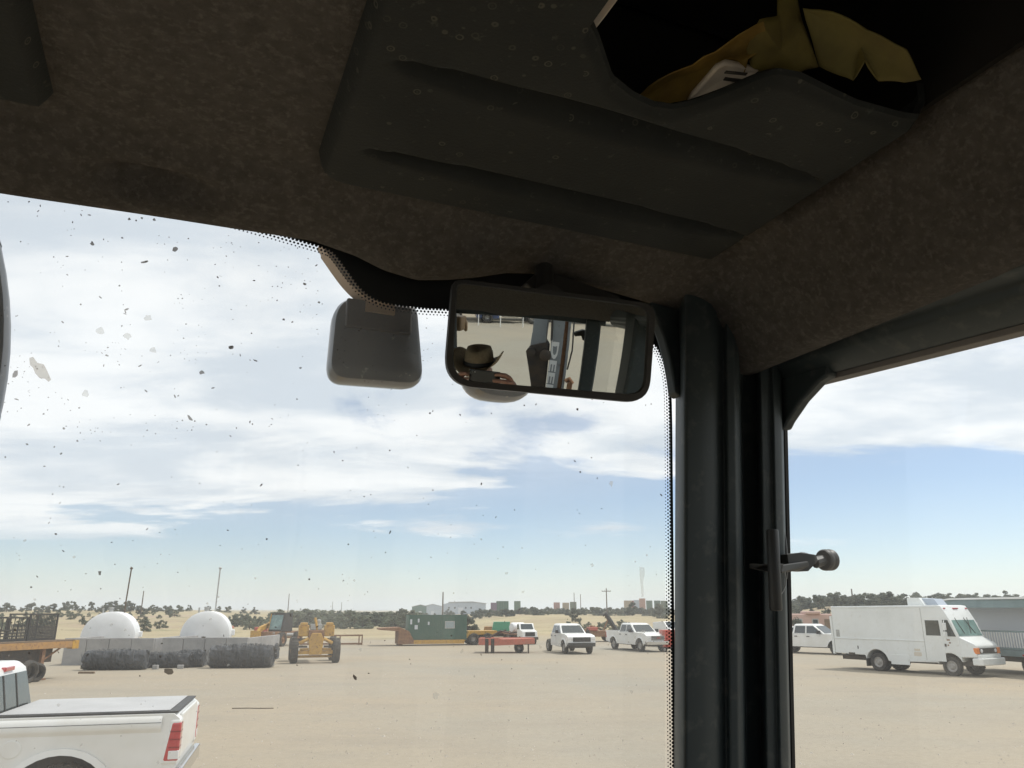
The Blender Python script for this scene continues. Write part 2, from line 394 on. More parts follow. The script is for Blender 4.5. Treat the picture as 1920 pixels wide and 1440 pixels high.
def trees(n, px0, px1, d0, d1, h0, h1, label, group, brush=False, name='juniper_tree', wide=(.9, 1.4), trunk=True):
    base = label.split(' behind ')[0].split(' below ')[0].split(' above ')[0].split(' in front ')[0] if n > 12 else label
    for i in range(n):
        px = px0+(px1-px0)*(i+random.random())/n; p = at(px, random.uniform(d0, d1)); p.z -= .05
        h = random.uniform(h0, h1); q = (h-h0)/(h1-h0+1e-9)
        lab = label if n <= 12 else ('%s %s, %s' % ('low' if q < .33 else 'tall' if q > .67 else 'mid sized', base, next(m for x, m in MARKS if px < x)))
        tree(p, h, h*random.uniform(*wide), lab, group, brush, name, trunk)
trees(32, -10, 340, 215, 262, 1.3, 2.7, 'juniper on the hill behind the white tanks', 'junipers on the hill behind the tanks')
trees(46, -10, 330, 110, 215, .8, 1.7, 'brown brush on the slope behind the trailer and tanks', 'brush on the slope behind the tanks', True, 'brush')
trees(15, 205, 480, 235, 275, 1.6, 3.0, 'juniper on the ridge above the tanks', 'junipers on the ridge above the tanks')
trees(13, 430, 500, 115, 150, 1.4, 2.4, 'green bush behind the dark loader', 'bushes behind the dark loader', True, 'bush')
trees(74, 515, 790, 124, 185, 1.7, 2.9, 'green bush in the thicket behind the yellow grader', 'bushes of the thicket behind the grader', True, 'bush', (1.3, 2.1))
trees(16, 545, 830, 220, 420, 1.5, 2.6, 'dark juniper out on the flat plain', 'junipers on the flat plain')
trees(3, 742, 775, 120, 140, 2.6, 3.2, 'taller juniper at the end of the green container', 'junipers beside the green container')
for px, d, h in ((878, 92, 2.2), (888, 92, 1.6)): tree(at(px, d), h, h*1.05, 'bushy juniper close to the end of the green container', 'junipers close to the container end')
trees(80, 885, 1262, 215, 290, 1.6, 2.5, 'juniper in the belt below the stacked containers', 'junipers of the belt below the containers', False, 'juniper_tree', (1.2, 1.8))
trees(3, 830, 880, 250, 300, 2.2, 3.0, 'dark juniper in front of the pale blue warehouse', 'junipers in front of the warehouse')
for px, d, h in ((1078, 150, 2.6), (1185, 190, 3.3), (1236, 170, 3.3)): tree(at(px, d), h, h*.95, 'single round juniper standing forward of the belt', 'junipers standing forward of the belt')
trees(13, 1065, 1180, 105, 125, .8, 1.5, 'low green weeds behind the white trucks', 'weeds behind the white trucks', True, 'brush')
trees(74, 1475, 1925, 165, 225, 1.7, 3.4, 'olive juniper on the skyline behind the step van', 'junipers on the skyline behind the van', False, 'juniper_tree', (1.1, 1.6))
trees(22, 1475, 1930, 110, 165, 1.0, 1.9, 'slope juniper below the skyline', 'small junipers on the slope behind the van')
for px, d, h in ((1485, 84, 2.3), (1494, 88, 1.8), (1552, 100, 2.6)): tree(at(px, d), h, h*.8, 'leafy dark tree beside the pink house', 'trees beside the pink house')

# ---------------------------------------------------------------- far buildings, containers, poles
def window_row(parent, xs, y, z0, z1, w):
    for x in xs:
        b = MB(); b.box(x-w/2, x+w/2, y-.03, y+.02, z0, z1); f = b.build('window', 'galv', parent)
        b = MB(); b.box(x-w/2+.1, x+w/2-.1, y-.05, y-.03, z0+.1, z1-.1); b.build('pane', 'glassdark', f)
def warehouse():
    p = at(870, 480); t = thing('warehouse', 'long pale blue metal warehouse far beyond the green container', 'warehouse', p, head((p.y, -p.x, 0)))
    z = hgt(p, 1129, 870); b = MB(); b.prism([(-13, 0), (13, 0), (13, z*.86), (5, z), (-9, z*.96), (-13, z*.80)], 'y', 0, 22); b.build('wall', 'metalroof', t)
    b = MB(); b.prism([(-9.4, z*.96+.02), (5, z+.02), (13.4, z*.86), (13.4, z*.86+.35), (5, z+.4), (-9.4, z*.96+.4)], 'y', -.5, 22.5); b.build('roof', 'galv', t)
    window_row(t, [-9, -5.5, 1, 4.2], -.02, z*.45, z*.62, 1.2)
    b = MB(); b.box(-3.4, -.4, -.12, -.01, .0, z*.55); b.build('door', 'panel', t)
    for px, w, hh, lab in ((788, 4.5, 1134, 'small pale green shed at the end of the warehouse'), (811, 5, 1133, 'low grey shed beside the tall pole')):
        q = at(px, 440); s = thing('shed', lab, 'shed', q, head((q.y, -q.x, 0))); z2 = max(2.4, hgt(q, hh, px))
        b = MB(); b.prism([(-w, 0), (w, 0), (w, z2*.8), (0, z2), (-w, z2*.8)], 'y', 0, 6); b.build('wall', 'green' if px < 800 else 'metalroof', s)
        b = MB(); b.prism([(-w-.2, z2*.8), (0, z2+.02), (w+.2, z2*.8), (w+.2, z2*.8+.15), (0, z2+.2), (-w-.2, z2*.8+.15)], 'y', -.2, 6.2); b.build('roof', 'galv', s)
        b = MB(); b.box(-.8, .8, -.06, -.005, 0, 2); b.build('door', 'panel', s)
warehouse()
CC = {'dark green': (.05, .11, .07), 'purple': (.16, .09, .15), 'dull green': (.09, .15, .09), 'pink': (.40, .22, .19), 'salmon': (.52, .30, .22), 'red': (.36, .06, .06), 'white blue': (.50, .54, .60), 'olive': (.11, .14, .08), 'tan': (.40, .32, .22)}
def container(px, d, z0, z1, w, colr, label):
    p = at(px, d); t = thing('shipping_container', label, 'container', (p.x, p.y, p.z), head((p.y, -p.x, 0)), 'shipping containers stacked on the rise')
    a = hgt(p, z1, px); c = 0.0 if z0 is None else hgt(p, z0, px)
    m = M.get('cont_'+colr) or mat('cont_'+colr, CC[colr], .6); M['cont_'+colr] = m
    b = MB(); b.box(-w/2, w/2, 0, 6, c, a); b.build('body', m, t)
    for x in (-w/4, w/4): b = MB(); b.box(x-w/4+.05, x+w/4-.05, -.05, -.002, c+.12, a-.12); b.build('door', m, t)
    b = MB()
    for x in (-w*.3, -w*.1, w*.1, w*.3): b.box(x-.02, x+.02, -.09, -.055, c+.1, a-.1)
    b.build('lock_rods', 'galv', t)
for c in ((926, 300, None, 1130, 2.4, 'purple', 'purple shipping container at the warehouse end of the tree belt'),
          (942, 300, None, 1127, 4.6, 'dark green', 'wide dark green container beside the purple one'),
          (970, 300, None, 1127, 2.4, 'dull green', 'narrow dull green container standing alone in the belt'),
          (1044, 310, None, 1129.5, 2.4, 'pink', 'pink container half hidden by junipers in mid belt'),
          (1061, 310, None, 1130, 2.6, 'tan', 'tan container between the pink and the olive one'),
          (1075, 300, None, 1128.5, 2.4, 'olive', 'olive container below the two thin poles'),
          (1178, 290, None, 1126, 2.9, 'tan', 'tan container at the start of the coloured row'),
          (1187.5, 290, None, 1126, .8, 'red', 'narrow red container end in the coloured row'),
          (1194, 290, None, 1125, 2.0, 'white blue', 'pale blue white container in the coloured row'),
          (1205, 290, None, 1122, 2.2, 'salmon', 'tall salmon container in the coloured row'),
          (1218, 290, None, 1126, 2.2, 'dull green', 'dull green container after the salmon one'),
          (1233, 290, None, 1126, 2.2, 'dark green', 'dark green container closest to the black pillar'),
          (1246, 290, None, 1126.5, 2.4, 'olive', 'olive container seen through the dotted glass edge')): container(*c)
def pole(px, d, ytop, label, r=.12, arm=True, name='utility_pole', lean=0.0, zb=0.0, m='bark'):
    p = at(px, d); t = thing(name, label, 'pole', p, head((p.y, -p.x, 0))); h = hgt(p, ytop, px)
    b = MB(); b.tube([(0, 0, -.2+zb), (lean*.5, 0, h*.5), (lean, 0, h)], [r, r*.85, r*.7], 8); b.build('post', m, t)
    if arm:
        b = MB(); b.box(lean-1.1, lean+1.1, -.06, .06, h-.75, h-.6); b.build('crossarm', m, t)
        b = MB()
        for x in (-1, -.4, .4, 1): b.tube([(lean+x, 0, h-.6), (lean+x, 0, h-.4)], .05, 6)
        b.build('insulators', 'galv', t)
for a in ((830, 260, 1110, 'tall bare pole beside the low grey shed', .28, False), (265, 200, 1108, 'thin utility pole on the hill between the two tanks', .14, False),
          (540, 240, 1113, 'thin pole on the plain above the yellow grader', .13, False), (1138, 190, 1103, 'utility pole with crossarm over the tree belt', .15, True),
          (1077, 260, 1111, 'first of two thin poles over the olive container', .13, False), (1089, 260, 1114, 'shorter one of two thin poles over the olive container', .13, False),
          (1601, 190, 1104, 'short utility pole on the skyline above the step van', .18, False), (623, 500, 1128, 'far thin pole over the blue hill', .2, False),
          (640, 500, 1129, 'far thin pole just over the blue hill top', .2, False)): pole(*a)
def pink_house():
    p = at(1530, 96); t = thing('pink_house', 'flat pink stucco house behind the parked white pickup', 'house', p, head((p.y, -p.x, 0))+.12)
    z = hgt(p, 1148, 1530); b = MB(); b.box(-2.9, 2.2, 0, 6, 0, z*.92); b.build('wall', 'adobe', t, bevel=.12)
    b = MB(); b.box(-1.2, .4, -.3, 5, z*.9, z*1.05); b.build('parapet', 'adobe', t, bevel=.12)
    window_row(t, [-1.9, -.2], -.01, z*.35, z*.7, .7)
    b = MB(); b.box(.75, 1.35, -.06, -.003, 0, z*.68); b.build('door', 'wood', t)
pink_house()

# ---------------------------------------------------------------- wheels and trucks
WH = {}
def wheel(parent, x, y, r, w, rim='steel', z=None, name='wheel', n=28):
    """tyre with its rim; the outer face looks away from the centre line"""
    s = 1 if y > 0 else -1; key = (round(r, 3), round(w, 3), rim, n)
    if key not in WH:
        b = MB(); h = w/2
        b.lathe([(r*.60, -h*.9), (r*.80, -h), (r*.94, -h*.92), (r, -h*.6), (r, h*.6), (r*.94, h*.92), (r*.80, h), (r*.60, h*.9), (r*.58, 0)], (0, 0, 0), (0, 1, 0), n, False)
        for k in range(n):                         # tread blocks
            a = 2*pi*k/n
            for q in (-1, 1):
                u = V((cos(a), 0, sin(a))); t = V((-sin(a), 0, cos(a))); c = u*r
                p = [c+t*(i*pi*r/n*.55)+V((0, q*h*(.12 if j else .72), 0)) for i, j in ((-1, 0), (1, 0), (1, 1), (-1, 1))]
                b.add(p+[e+u*.012 for e in p], [(4, 5, 6, 7), (0, 1, 5, 4), (1, 2, 6, 5), (2, 3, 7, 6), (3, 0, 4, 7)])
        t = b.build('tyre_src', 'rubber', smooth=40)
        b = MB(); rr = r*.585
        b.lathe([(rr, h*.80), (rr*.93, h*.86), (rr*.88, h*.55), (rr*.62, h*.42), (rr*.5, h*.66), (rr*.30, h*.72), (rr*.26, h*.95), (.001, h*.97)], (0, 0, 0), (0, 1, 0), 24, False)
        for k in range(8):
            a = 2*pi*k/8; b.lathe([(rr*.05, h*.6), (rr*.05, h*.8), (.001, h*.8)], (rr*.40*cos(a), 0, rr*.40*sin(a)), (0, 1, 0), 6, False)
        q = b.build('rim_src', rim, smooth=35)
        WH[key] = (t.data, q.data); bpy.data.objects.remove(t); bpy.data.objects.remove(q)
    t = bpy.data.objects.new(name, WH[key][0]); COL.objects.link(t); t.parent = parent; t.location = (x, y, r if z is None else z)
    if s < 0: t.rotation_euler = (0, 0, pi)
    q = bpy.data.objects.new('rim', WH[key][1]); COL.objects.link(q); q.parent = t
    return t
def arc(cx, cz, r, a0, a1, n=10): return [(cx+r*cos(radians(a0+(a1-a0)*i/n)), cz+r*sin(radians(a0+(a1-a0)*i/n))) for i in range(n+1)]
def text_mesh(name, s, size, m, parent, mw, bold=.02, depth=.004):
    cu = bpy.data.curves.new(name, 'FONT'); cu.body = s; cu.size = size; cu.extrude = depth; cu.offset = bold*size; cu.resolution_u = 3; cu.align_x = 'CENTER'; cu.align_y = 'CENTER'
    o = bpy.data.objects.new(name, cu); COL.objects.link(o); dg = bpy.context.evaluated_depsgraph_get()
    me = bpy.data.meshes.new_from_object(o.evaluated_get(dg)); bpy.data.objects.remove(o)
    me.materials.clear(); me.materials.append(M[m] if isinstance(m, str) else m)
    q = bpy.data.objects.new(name, me); COL.objects.link(q); q.parent = parent; q.matrix_local = mw; return q
def frame(o, x, y):
    x = V(x).normalized(); z = x.cross(V(y)).normalized(); y = z.cross(x); return Matrix.Translation(o) @ Matrix((x, y, z)).transposed().to_4x4()

def pickup(label, loc, rz, bed='box', front='chrome', group=None, tonneau=False, trim='black', flare=True, near=False, sign=None):
    t = thing('pickup_truck', label, 'pickup truck', loc, rz, group)
    P = 'white'; R_ = .41; xf, xr = 1.95, -1.85; zb = .52
    rear = -3.02 if bed == 'box' else -1.05; hw = .98
    top = [(rear, 1.30), (rear+.07, 1.36), (-1.06, 1.36), (-1.05, 1.27)] if bed == 'box' else [(rear, 1.27)]
    poly = [(rear, zb+.1)]+top+[(1.22, 1.28), (1.34, 1.31), (2.1, 1.285), (2.72, 1.20), (2.90, 1.08), (2.93, .66), (2.5, .50)]
    poly += arc(xf, R_, .56, 9, 171)+[(1.36, zb-.06), (-1.2 if bed == 'box' else -1.0, zb-.06)]
    if bed == 'box': poly += arc(xr, R_, .55, 9, 171)+[(-2.45, .52)]
    b = MB(); b.prism(poly, 'y', -hw, hw); b.build('body', P, t, bevel=.085 if near else .045, seg=4 if near else 3, smooth=40)
    # dark wheel wells and underside
    b = MB(); b.box(rear+.25, 2.75, -.72, .72, .40, .60); b.build('chassis', 'darkmetal', t)
    for x in (xf, xr):
        if bed == 'box' or x > 0: b = MB(); b.box(x-.52, x+.52, -.70, .70, .58, .955); b.build('wheel_well', 'black', t)
    # greenhouse
    z0, z1, y0, y1 = 1.27, 1.93, .93, .75
    bx = [(-1.04, z0), (1.30, z0)]; tx = [(-.90, z1), (.42, z1)]
    def ring(x0, x1, y, z): return [(x0, -y, z), (x1, -y, z), (x1, y, z), (x0, y, z)]
    b = MB(); b.loft([ring(-1.04, 1.30, y0, z0), ring(-.93, .50, y1+.025, z1-.09), ring(-.86, .36, y1-.09, z1)]); b.build('cab', P, t, bevel=.05, seg=3, smooth=45)
    def yz(z): return y0+(y1+.025-y0)*(z-z0)/(z1-.09-z0)
    def side(name, pts, s, off, m, th=.006, bev=0.0, par=None):
        q = [V((x, s*(yz(z)+off), z)) for x, z in pts]; b = MB(); b.plate(q, th, V((0, s, .28))); return b.build(name, m, par or t, bevel=bev)
    for s in (-1, 1):
        for pts in ([(-.88, 1.33), (-.10, 1.33), (-.10, 1.80), (-.80, 1.80)], [(.0, 1.33), (1.08, 1.33), (.46, 1.80), (.0, 1.80)]):
            xs = [p[0] for p in pts]; x0, x1 = min(xs), max(xs)
            b = MB(); b.plate([V((x, s*(hw+.001), z)) for x, z in ((x0-.04, .60), (x1-.02, .60), (x1-.02, 1.24), (x0-.04, 1.24))], .007, V((0, s, 0)))
            d = b.build('door', P, t, bevel=.004)
            b = MB(); b.box(x0+.02, x0+.22, s*hw+.006*s, s*hw+.04*s, 1.10, 1.15); b.build('handle', 'chrome' if near else 'black', d)
            side('window', pts, s, .004, 'glassdark')
        b = MB(); b.box(.84, 1.06, s*1.04, s*1.22, 1.30, 1.52); b.tube([(.95, s*.92, 1.34), (.95, s*1.1, 1.38)], .03, 6); b.build('side_mirror', trim, t, bevel=.03)
        for x in ([xf, xr] if bed == 'box' else [xf]):
            if flare:
                b = MB(); pts = arc(x, R_, .60, 4, 176, 14); inn = arc(x, R_, .535, 4, 176, 14)
                b.loft([[(px, s*(hw-.01), pz) for px, pz in inn], [(px, s*(hw+.045), pz) for px, pz in inn], [(px, s*(hw+.03), pz) for px, pz in pts], [(px, s*(hw-.005), pz) for px, pz in pts]], False, False)
                b.build('fender_flare', P if trim != 'flare' else 'black', t, smooth=50, solid=.004)
        for x in (xf, xr): wheel(t, x, s*.86, R_, .27, 'steel')
        b = MB(); b.box(2.72, 2.935, s*.62, s*.965, .92, 1.12); b.build('headlight', 'clearlens', t, bevel=.03)
        if bed == 'box':
            e = .016 if near else .006; b = MB(); b.prism([(rear-e-.01, .82), (rear+.135, .82), (rear+.075, 1.26), (rear-e-.01, 1.26)], 'y', *sorted((s*.80, s*(hw+e)))); tl = b.build('tail_light', 'redlens', t, bevel=.02)
            if near:
                for z in (.97, 1.06, 1.15): b = MB(); b.box(rear-.03, rear+.085, *sorted((s*.82, s*(hw+e+.003))), z, z+.012); b.build('lens_rib', mat('dark_red_lens', (.22, .012, .015), .2), tl)
    b = MB(); q = [V((1.285-(z-z0)*1.26+.012, y, z)) for y, z in ((-.80, 1.33), (.80, 1.33), (.68, 1.81), (-.68, 1.81))]; b.plate(q, .006, V((1, 0, .75))); b.build('windshield', 'glassdark', t)
    b = MB(); q = [V((-1.035+(z-z0)*.19-.012, y, z)) for y, z in ((-.80, 1.34), (.80, 1.34), (.69, 1.79), (-.69, 1.79))]; b.plate(q, .006, V((-1, 0, .1))); rw = b.build('rear_window', 'glassdark', t)
    gm = 'chrome' if front == 'chrome' else 'black'
    b = MB(); b.box(2.90, 2.95, -.60, .60, .80, 1.10); g = b.build('grille', 'black', t, bevel=.02)
    b = MB()
    for z in (.83, .95, 1.07): b.box(2.945, 2.965, -.60, .60, z-.014, z+.014)
    for y in (-.6, .6): b.box(2.945, 2.962, y-.02, y+.02, .80, 1.10)
    b.build('grille_bar', gm, g)
    if sign: text_mesh('grille_badge', sign, .15, 'red', g, frame((2.975, 0, .95), (0, 1, 0), (0, 0, 1)))
    b = MB(); b.prism([(2.70, -.99), (2.95, -.97), (3.07, -.75), (3.10, 0), (3.07, .75), (2.95, .97), (2.70, .99), (2.70, .6), (2.70, -.6)], 'z', .50, .74); b.build('bumper', gm, t, bevel=.02)
    if bed == 'box':
        b = MB(); b.box(rear-.085, rear-.01, -.93, .93, .56, .74); b.build('rear_bumper', 'chrome', t, bevel=.02)
        b = MB(); b.box(rear-.012, rear+.03, -.76, .76, .80, 1.34); b.build('tailgate', P, t, bevel=.015)
        if tonneau:
            b = MB(); b.prism([(rear+.03, -.93), (-1.10, -.93), (-1.10, .93), (rear+.03, .93)], 'z', 1.363, 1.385); b.build('tonneau_rail', 'black', t, bevel=.008)
            b = MB(); b.prism([(rear+.13, -.86), (-1.12, -.86), (-1.12, .86), (rear+.13, .86)], 'z', 1.387, 1.394); b.build('tonneau_cover', mat('pale_vinyl', (.46, .455, .45), .5, c2=(.40, .395, .39), ns=2), t, bevel=.003)
        else:
            b = MB(); b.box(rear+.10, -1.14, -.86, .86, 1.355, 1.366); b.build('bed_floor', 'black', t)
    else:
        b = MB(); b.box(-3.4, -1.0, -.42, -.32, .62, .80); b.box(-3.4, -1.0, .32, .42, .62, .80); b.box(-3.4, -3.3, -.42, .42, .64, .78); b.box(-2.4, -2.3, -.9, .9, .40, .52); b.build('frame_rail', 'darkmetal', t)
    if near:
        for s in (-1, 1):
            b = MB(); b.prism([(rear-.02, .775), (rear+.165, .775), (rear+.098, 1.30), (rear-.02, 1.30)], 'y', *sorted((s*.775, s*(hw+.010)))); bz = b.build('tail_light_bezel', P, t, bevel=.03)
            b = MB(); b.box(rear-.03, rear+.085, s*.83, s*(hw+.021), .84, .94); b.build('reverse_light', 'clearlens', t, bevel=.01)
            b = MB(); b.lathe([(.10, 0), (.10, .006), (.092, .009), (.001, .009)], (-1.35, s*hw, 1.02), (0, s, 0), 24); b.build('fuel_door', P, t)
            ys = [(1.350, -.012), (1.335, .004), (1.30, .020), (1.255, .030), (1.215, .031), (1.185, .024), (1.168, .006), (1.14, -.002)]
            b = MB(); b.grid([[(x, s*(hw+y), z) for z, y in ys] for x in (rear+.185, -2.4, -1.8, -1.09)]); b.build('bed_side_shoulder', P, t, smooth=60)
            b = MB(); b.box(rear+.19, -1.1, s*(hw+.028), s*(hw+.0325), 1.262, 1.267); b.build('seam', 'black', t); b = MB(); b.box(-1.062, -1.048, s*(hw-.002), s*(hw+.004), .62, 1.27); b.build('seam', 'black', t)
            b = MB(); b.box(rear+.3, rear+.42, s*(hw), s*(hw+.006), .70, .715); b.build('badge', 'chrome', t)
        b = MB(); b.box(-.955, -.90, -.17, .17, 1.83, 1.885); b.build('brake_light', 'redlens', t, bevel=.01)
        for y in (-.24, .24):
            b = MB(); q = [V((-1.035+(z-z0)*.19-.020, yy, z)) for yy, z in ((y-.015, 1.34), (y+.015, 1.34), (y+.015, 1.79), (y-.015, 1.79))]; b.plate(q, .006, V((-1, 0, .1))); b.build('divider', 'black', rw)
    return t

# near white pickup at the lower left
hd = V((-.965, -.262, 0)).normalized()
rc = V((-4.13, 10.35, 0))                       # near rear corner of the bed
ctr = rc + hd*3.05 + V((hd.y, -hd.x, 0))*.0
nrm = V((-hd.y, hd.x, 0)); nrm = nrm if nrm.y > 0 else -nrm
ctr = rc + hd*3.02*1.09 + nrm*.98
np = pickup('big white pickup with red tail light and flat bed cover close by the cab', (ctr.x, ctr.y, gz(ctr.x, ctr.y)), head(hd), tonneau=True, near=True); np.scale = (1.09, 1, 1)
# white crew cab with dark grille and no bed, mid yard
def facing(a):     # heading turned a degrees from straight at the camera
    return -pi/2+radians(a)
p = gp(1066, 1223); pickup('white crew cab truck with dark grille and bare frame, beside the red trailer', p, facing(14), bed='none', front='dark')
p = gp(1198, 1220); pickup('white pickup with red lettered chrome grille, partly behind the red cabinet', p+V((0, .6, 0)), facing(22), sign='GMC')
p = gp(1536, 1226); pickup('white crew cab pickup parked behind the tail of the step van', p+V((0, .8, 0)), facing(44), trim='black')

# ---------------------------------------------------------------- the step van
def step_van():
    h = V((.53, -.848, 0)).normalized(); fn = gp(1795, 1267); rn = gp(1648, 1259)
    mid = (fn+rn)*.5; lat = V((-h.y, h.x, 0)); lat = lat if lat.y > 0 else -lat
    wb = 3.55; c = mid+lat*.86
    t = thing('step_van', 'boxy white step van with orange front indicators parked across the yard', 'van', (c.x, c.y, gz(c.x, c.y)), head(h))
    P = 'vanwhite'; xf, xr = wb/2, -wb/2; R_ = .41; hw = 1.06; zb = .62
    body = [(xr-2.25, zb+.12), (xr-2.27, 2.98), (xf-.28, 3.02), (xf-.10, 2.98), (xf+.02, 2.55), (xf-.02, 1.64)]
    body += [(xf-.02, zb-.05)]
    low = [(xf-.62, zb-.05), (xr+.62, zb-.12)]+arc(xr, R_, .58, 12, 168)[0:0]
    poly = [(xr-2.25, zb+.12), (xr-2.27, 2.98), (xf-.30, 3.03), (xf-.10, 3.0), (xf+.22, 2.42), (xf+.52, 1.66), (xf+.52, .9)]
    poly += arc(xf, R_, .56, 20, 172)+[(xf-.60, zb-.08), (xr+.66, zb-.14)]+arc(xr, R_, .58, 10, 168)+[(xr-.62, zb+.08)]
    b = MB(); b.prism(poly, 'y', -hw, hw); b.build('body', P, t, bevel=.07, seg=3, smooth=40)
    hood = [(xf+.40, .95), (xf+.46, 1.66), (xf+.60, 1.69), (xf+1.02, 1.45), (xf+1.12, 1.36), (xf+1.16, .93)]
    b = MB()
    b.loft([[(xf+.36, y, z) for y, z in ((-1.04, .80), (1.04, .80), (1.04, 1.60), (-1.04, 1.60))], [(xf+.50, y, z) for y, z in ((-1.03, .80), (1.03, .80), (1.0, 1.67), (-1.0, 1.67))],
            [(xf+1.05, y, z) for y, z in ((-.98, .82), (.98, .82), (.92, 1.40), (-.92, 1.40))], [(xf+1.14, y, z) for y, z in ((-.96, .84), (.96, .84), (.90, 1.30), (-.90, 1.30))]])
    b.build('hood', P, t, bevel=.04, seg=3, smooth=40)
    b = MB(); b.box(xr-2.1, xf+.9, -.75, .75, .45, .64); b.build('chassis', 'darkmetal', t)
    b = MB(); b.box(xf+1.10, xf+1.165, -.70, .70, .98, 1.21); g = b.build('grille', 'black', t, bevel=.01)
    b = MB()
    for i in range(9): b.box(xf+1.165, xf+1.172, -.70, .70, .985+i*.026, .993+i*.026)
    b.build('grille_bars', 'darkmetal', g)
    for s in (-1, 1):
        b = MB(); b.lathe([(.085, 0), (.08, .02), (.001, .035)], (xf+1.165, s*.57, 1.095), (1, 0, 0), 16); b.build('headlight', 'clearlens', t)
        b = MB(); b.loft([[(xf+1.0, s*.96, z0) for z0 in (.97, 1.22)]+[(xf+1.17, s*.94, 1.22), (xf+1.175, s*.72, 1.22), (xf+1.175, s*.72, .97), (xf+1.17, s*.94, .97)][:4]], False) if False else b.box(xf+1.02, xf+1.178, s*.72, s*.955, .97, 1.22)
        b.build('indicator', 'amber', t, bevel=.02)
    b = MB(); b.prism([(xf+.95, -1.03), (xf+1.22, -1.0), (xf+1.36, -.9), (xf+1.38, 0), (xf+1.36, .9), (xf+1.22, 1.0), (xf+.95, 1.03), (xf+1.05, .8), (xf+1.05, -.8)], 'z', .50, .80); b.build('bumper', P, t, bevel=.04)
    b = MB(); b.box(xf+1.05, xf+1.2, -.9, .9, .81, .93); b.build('bumper_gap', P, t, bevel=.02)
    # windscreen, two panes, with wipers hanging from the top
    n = V((.76, 0, .3)).normalized()
    def ws(y, s): return V((xf+.22+.30*s, y, 2.42-.76*s))+n*.004
    for a, bb in ((-.95, -.012), (.012, .95)):
        b = MB(); b.plate([ws(a, .95), ws(bb, .95), ws(bb*.97, .06), ws(a*.97, .06)], .008, n); b.build('windshield_pane', 'glassteal', t)
    for y, k in ((-.62, .18), (.38, -.30), (.1, .35)):
        b = MB(); b.tube([ws(y, -.06)+n*.03, ws(y+k*.4, .4)+n*.03, ws(y+k, .82)+n*.02], .014, 5); b.build('wiper', 'black', t)
    for s in (-1, 1):
        b = MB(); b.box(xf-1.02, xf-.16, s*(hw+.001), s*(hw+.012), .60, 2.52); d = b.build('door', P, t, bevel=.005)
        b = MB(); b.prism([(xf-.93, 1.70), (xf-.25, 1.70), (xf-.27, 2.36), (xf-.91, 2.36)], 'y', s*(hw+.012), s*(hw+.022)); b.build('door_window', 'glassdark', d, bevel=.03)
        b = MB(); b.box(xf-.12, xf-.06, s*(hw+.01), s*(hw+.045), 1.24, 1.36); b.build('door_handle', 'darkmetal', d)
        b = MB(); b.prism([(xf-.10, 1.68), (xf+.42, 1.68), (xf+.14, 2.38), (xf-.10, 2.38)], 'y', s*(hw+.002), s*(hw+.010)); b.build('quarter_window', 'glassdark', t, bevel=.02)
        b = MB(); b.box(xf+.06, xf+.14, s*1.22, s*1.42, 1.95, 2.26); b.box(xf+.06, xf+.14, s*1.22, s*1.42, 1.68, 1.88); b.tube([(xf+.0, s*1.07, 1.55), (xf+.06, s*1.25, 1.62), (xf+.06, s*1.25, 2.3), (xf+.0, s*1.07, 2.42)], .016, 6); b.build('side_mirror', P, t, bevel=.02)
        b = MB(); b.box(xr-2.22, xf-1.06, s*(hw-.002), s*(hw+.028), 1.43, 1.47); b.build('side_rail', P, t, bevel=.008)
        b = MB(); b.box(xr-2.22, xf-.35, s*(hw-.002), s*(hw+.02), 2.92, 2.955); b.build('drip_rail', P, t, bevel=.006)
        b = MB(); b.box(xf-1.075, xf-1.055, s*(hw-.002), s*(hw+.006), .62, 2.9); b.build('seam', 'galv', t)
        b = MB(); b.box(xf-1.72, xf-1.18, s*(hw+.001), s*(hw+.008), .98, 1.34); b.build('hatch', P, t, bevel=.003)
        b = MB(); b.box(xr+.72, xf-1.9, s*(hw+.001), s*(hw+.012), .36, .80); b.build('skirt_box', P, t, bevel=.01)
        b = MB(); b.box(xr-1.5, xr-1.15, s*(hw-.02), s*(hw+.006), .68, .80); b.build('fuel_recess', 'darkmetal', t, bevel=.02)
        b = MB(); b.box(xr-.62, xr-.56, s*.62, s*1.03, .2, .66); b.build('mud_flap', 'black', t)
        wheel(t, xf, s*.90, R_, .24, 'steel'); wheel(t, xr, s*.90, R_, .24, 'steel'); wheel(t, xr, s*.62, R_, .22, 'steel')
    b = MB(); b.prism([(xf-1.95, 2.99), (xf-1.95, 3.36), (xf-1.35, 3.36), (xf-1.10, 3.02)], 'y', -.55, .25); b.build('roof_vent', P, t, bevel=.02)
    b = MB(); b.prism([(xf-1.33, 3.0), (xf-1.36, 3.35), (xf-.75, 3.30), (xf-.55, 3.02)], 'y', -.35, .40); b.build('roof_hatch', 'metalroof', t, bevel=.02)
    for y in (-.9, 0, .9):
        b = MB(); w = .2 if y == 0 else .05; b.box(xf-.10, xf+.02, y-w, y+w, 2.86, 2.91); b.build('marker_light', 'redlens', t, bevel=.01)
    b = MB()
    for x, z, w in ((xf-.02, 1.50, .14), (xf+.06, 1.38, .09), (xf-.01, 1.28, .06)): b.box(x, x+w, -hw-.006, -hw-.001, z, z+.055)
    b.build('decal', 'rust', t)
    b = MB(); b.box(xf-1.6, xf-1.32, -hw-.012, -hw-.009, 1.0, 1.1); b.box(xf-1.64, xf-1.28, -hw-.006, -hw-.001, .78, .95); b.build('faded_patch', mat('faded_patch', (.62, .56, .47), .7), t)
    b = MB(); b.box(xr-2.1, xr-1.9, -hw-.006, -hw-.001, 1.52, 1.85); b.build('worn_patch', 'galv', t)
    for s in (-1, 1): b = MB(); b.box(xr-.98, xr-.93, s*(hw+.001), s*(hw+.01), .98, 1.12); b.build('fuel_latch', 'darkmetal', t)
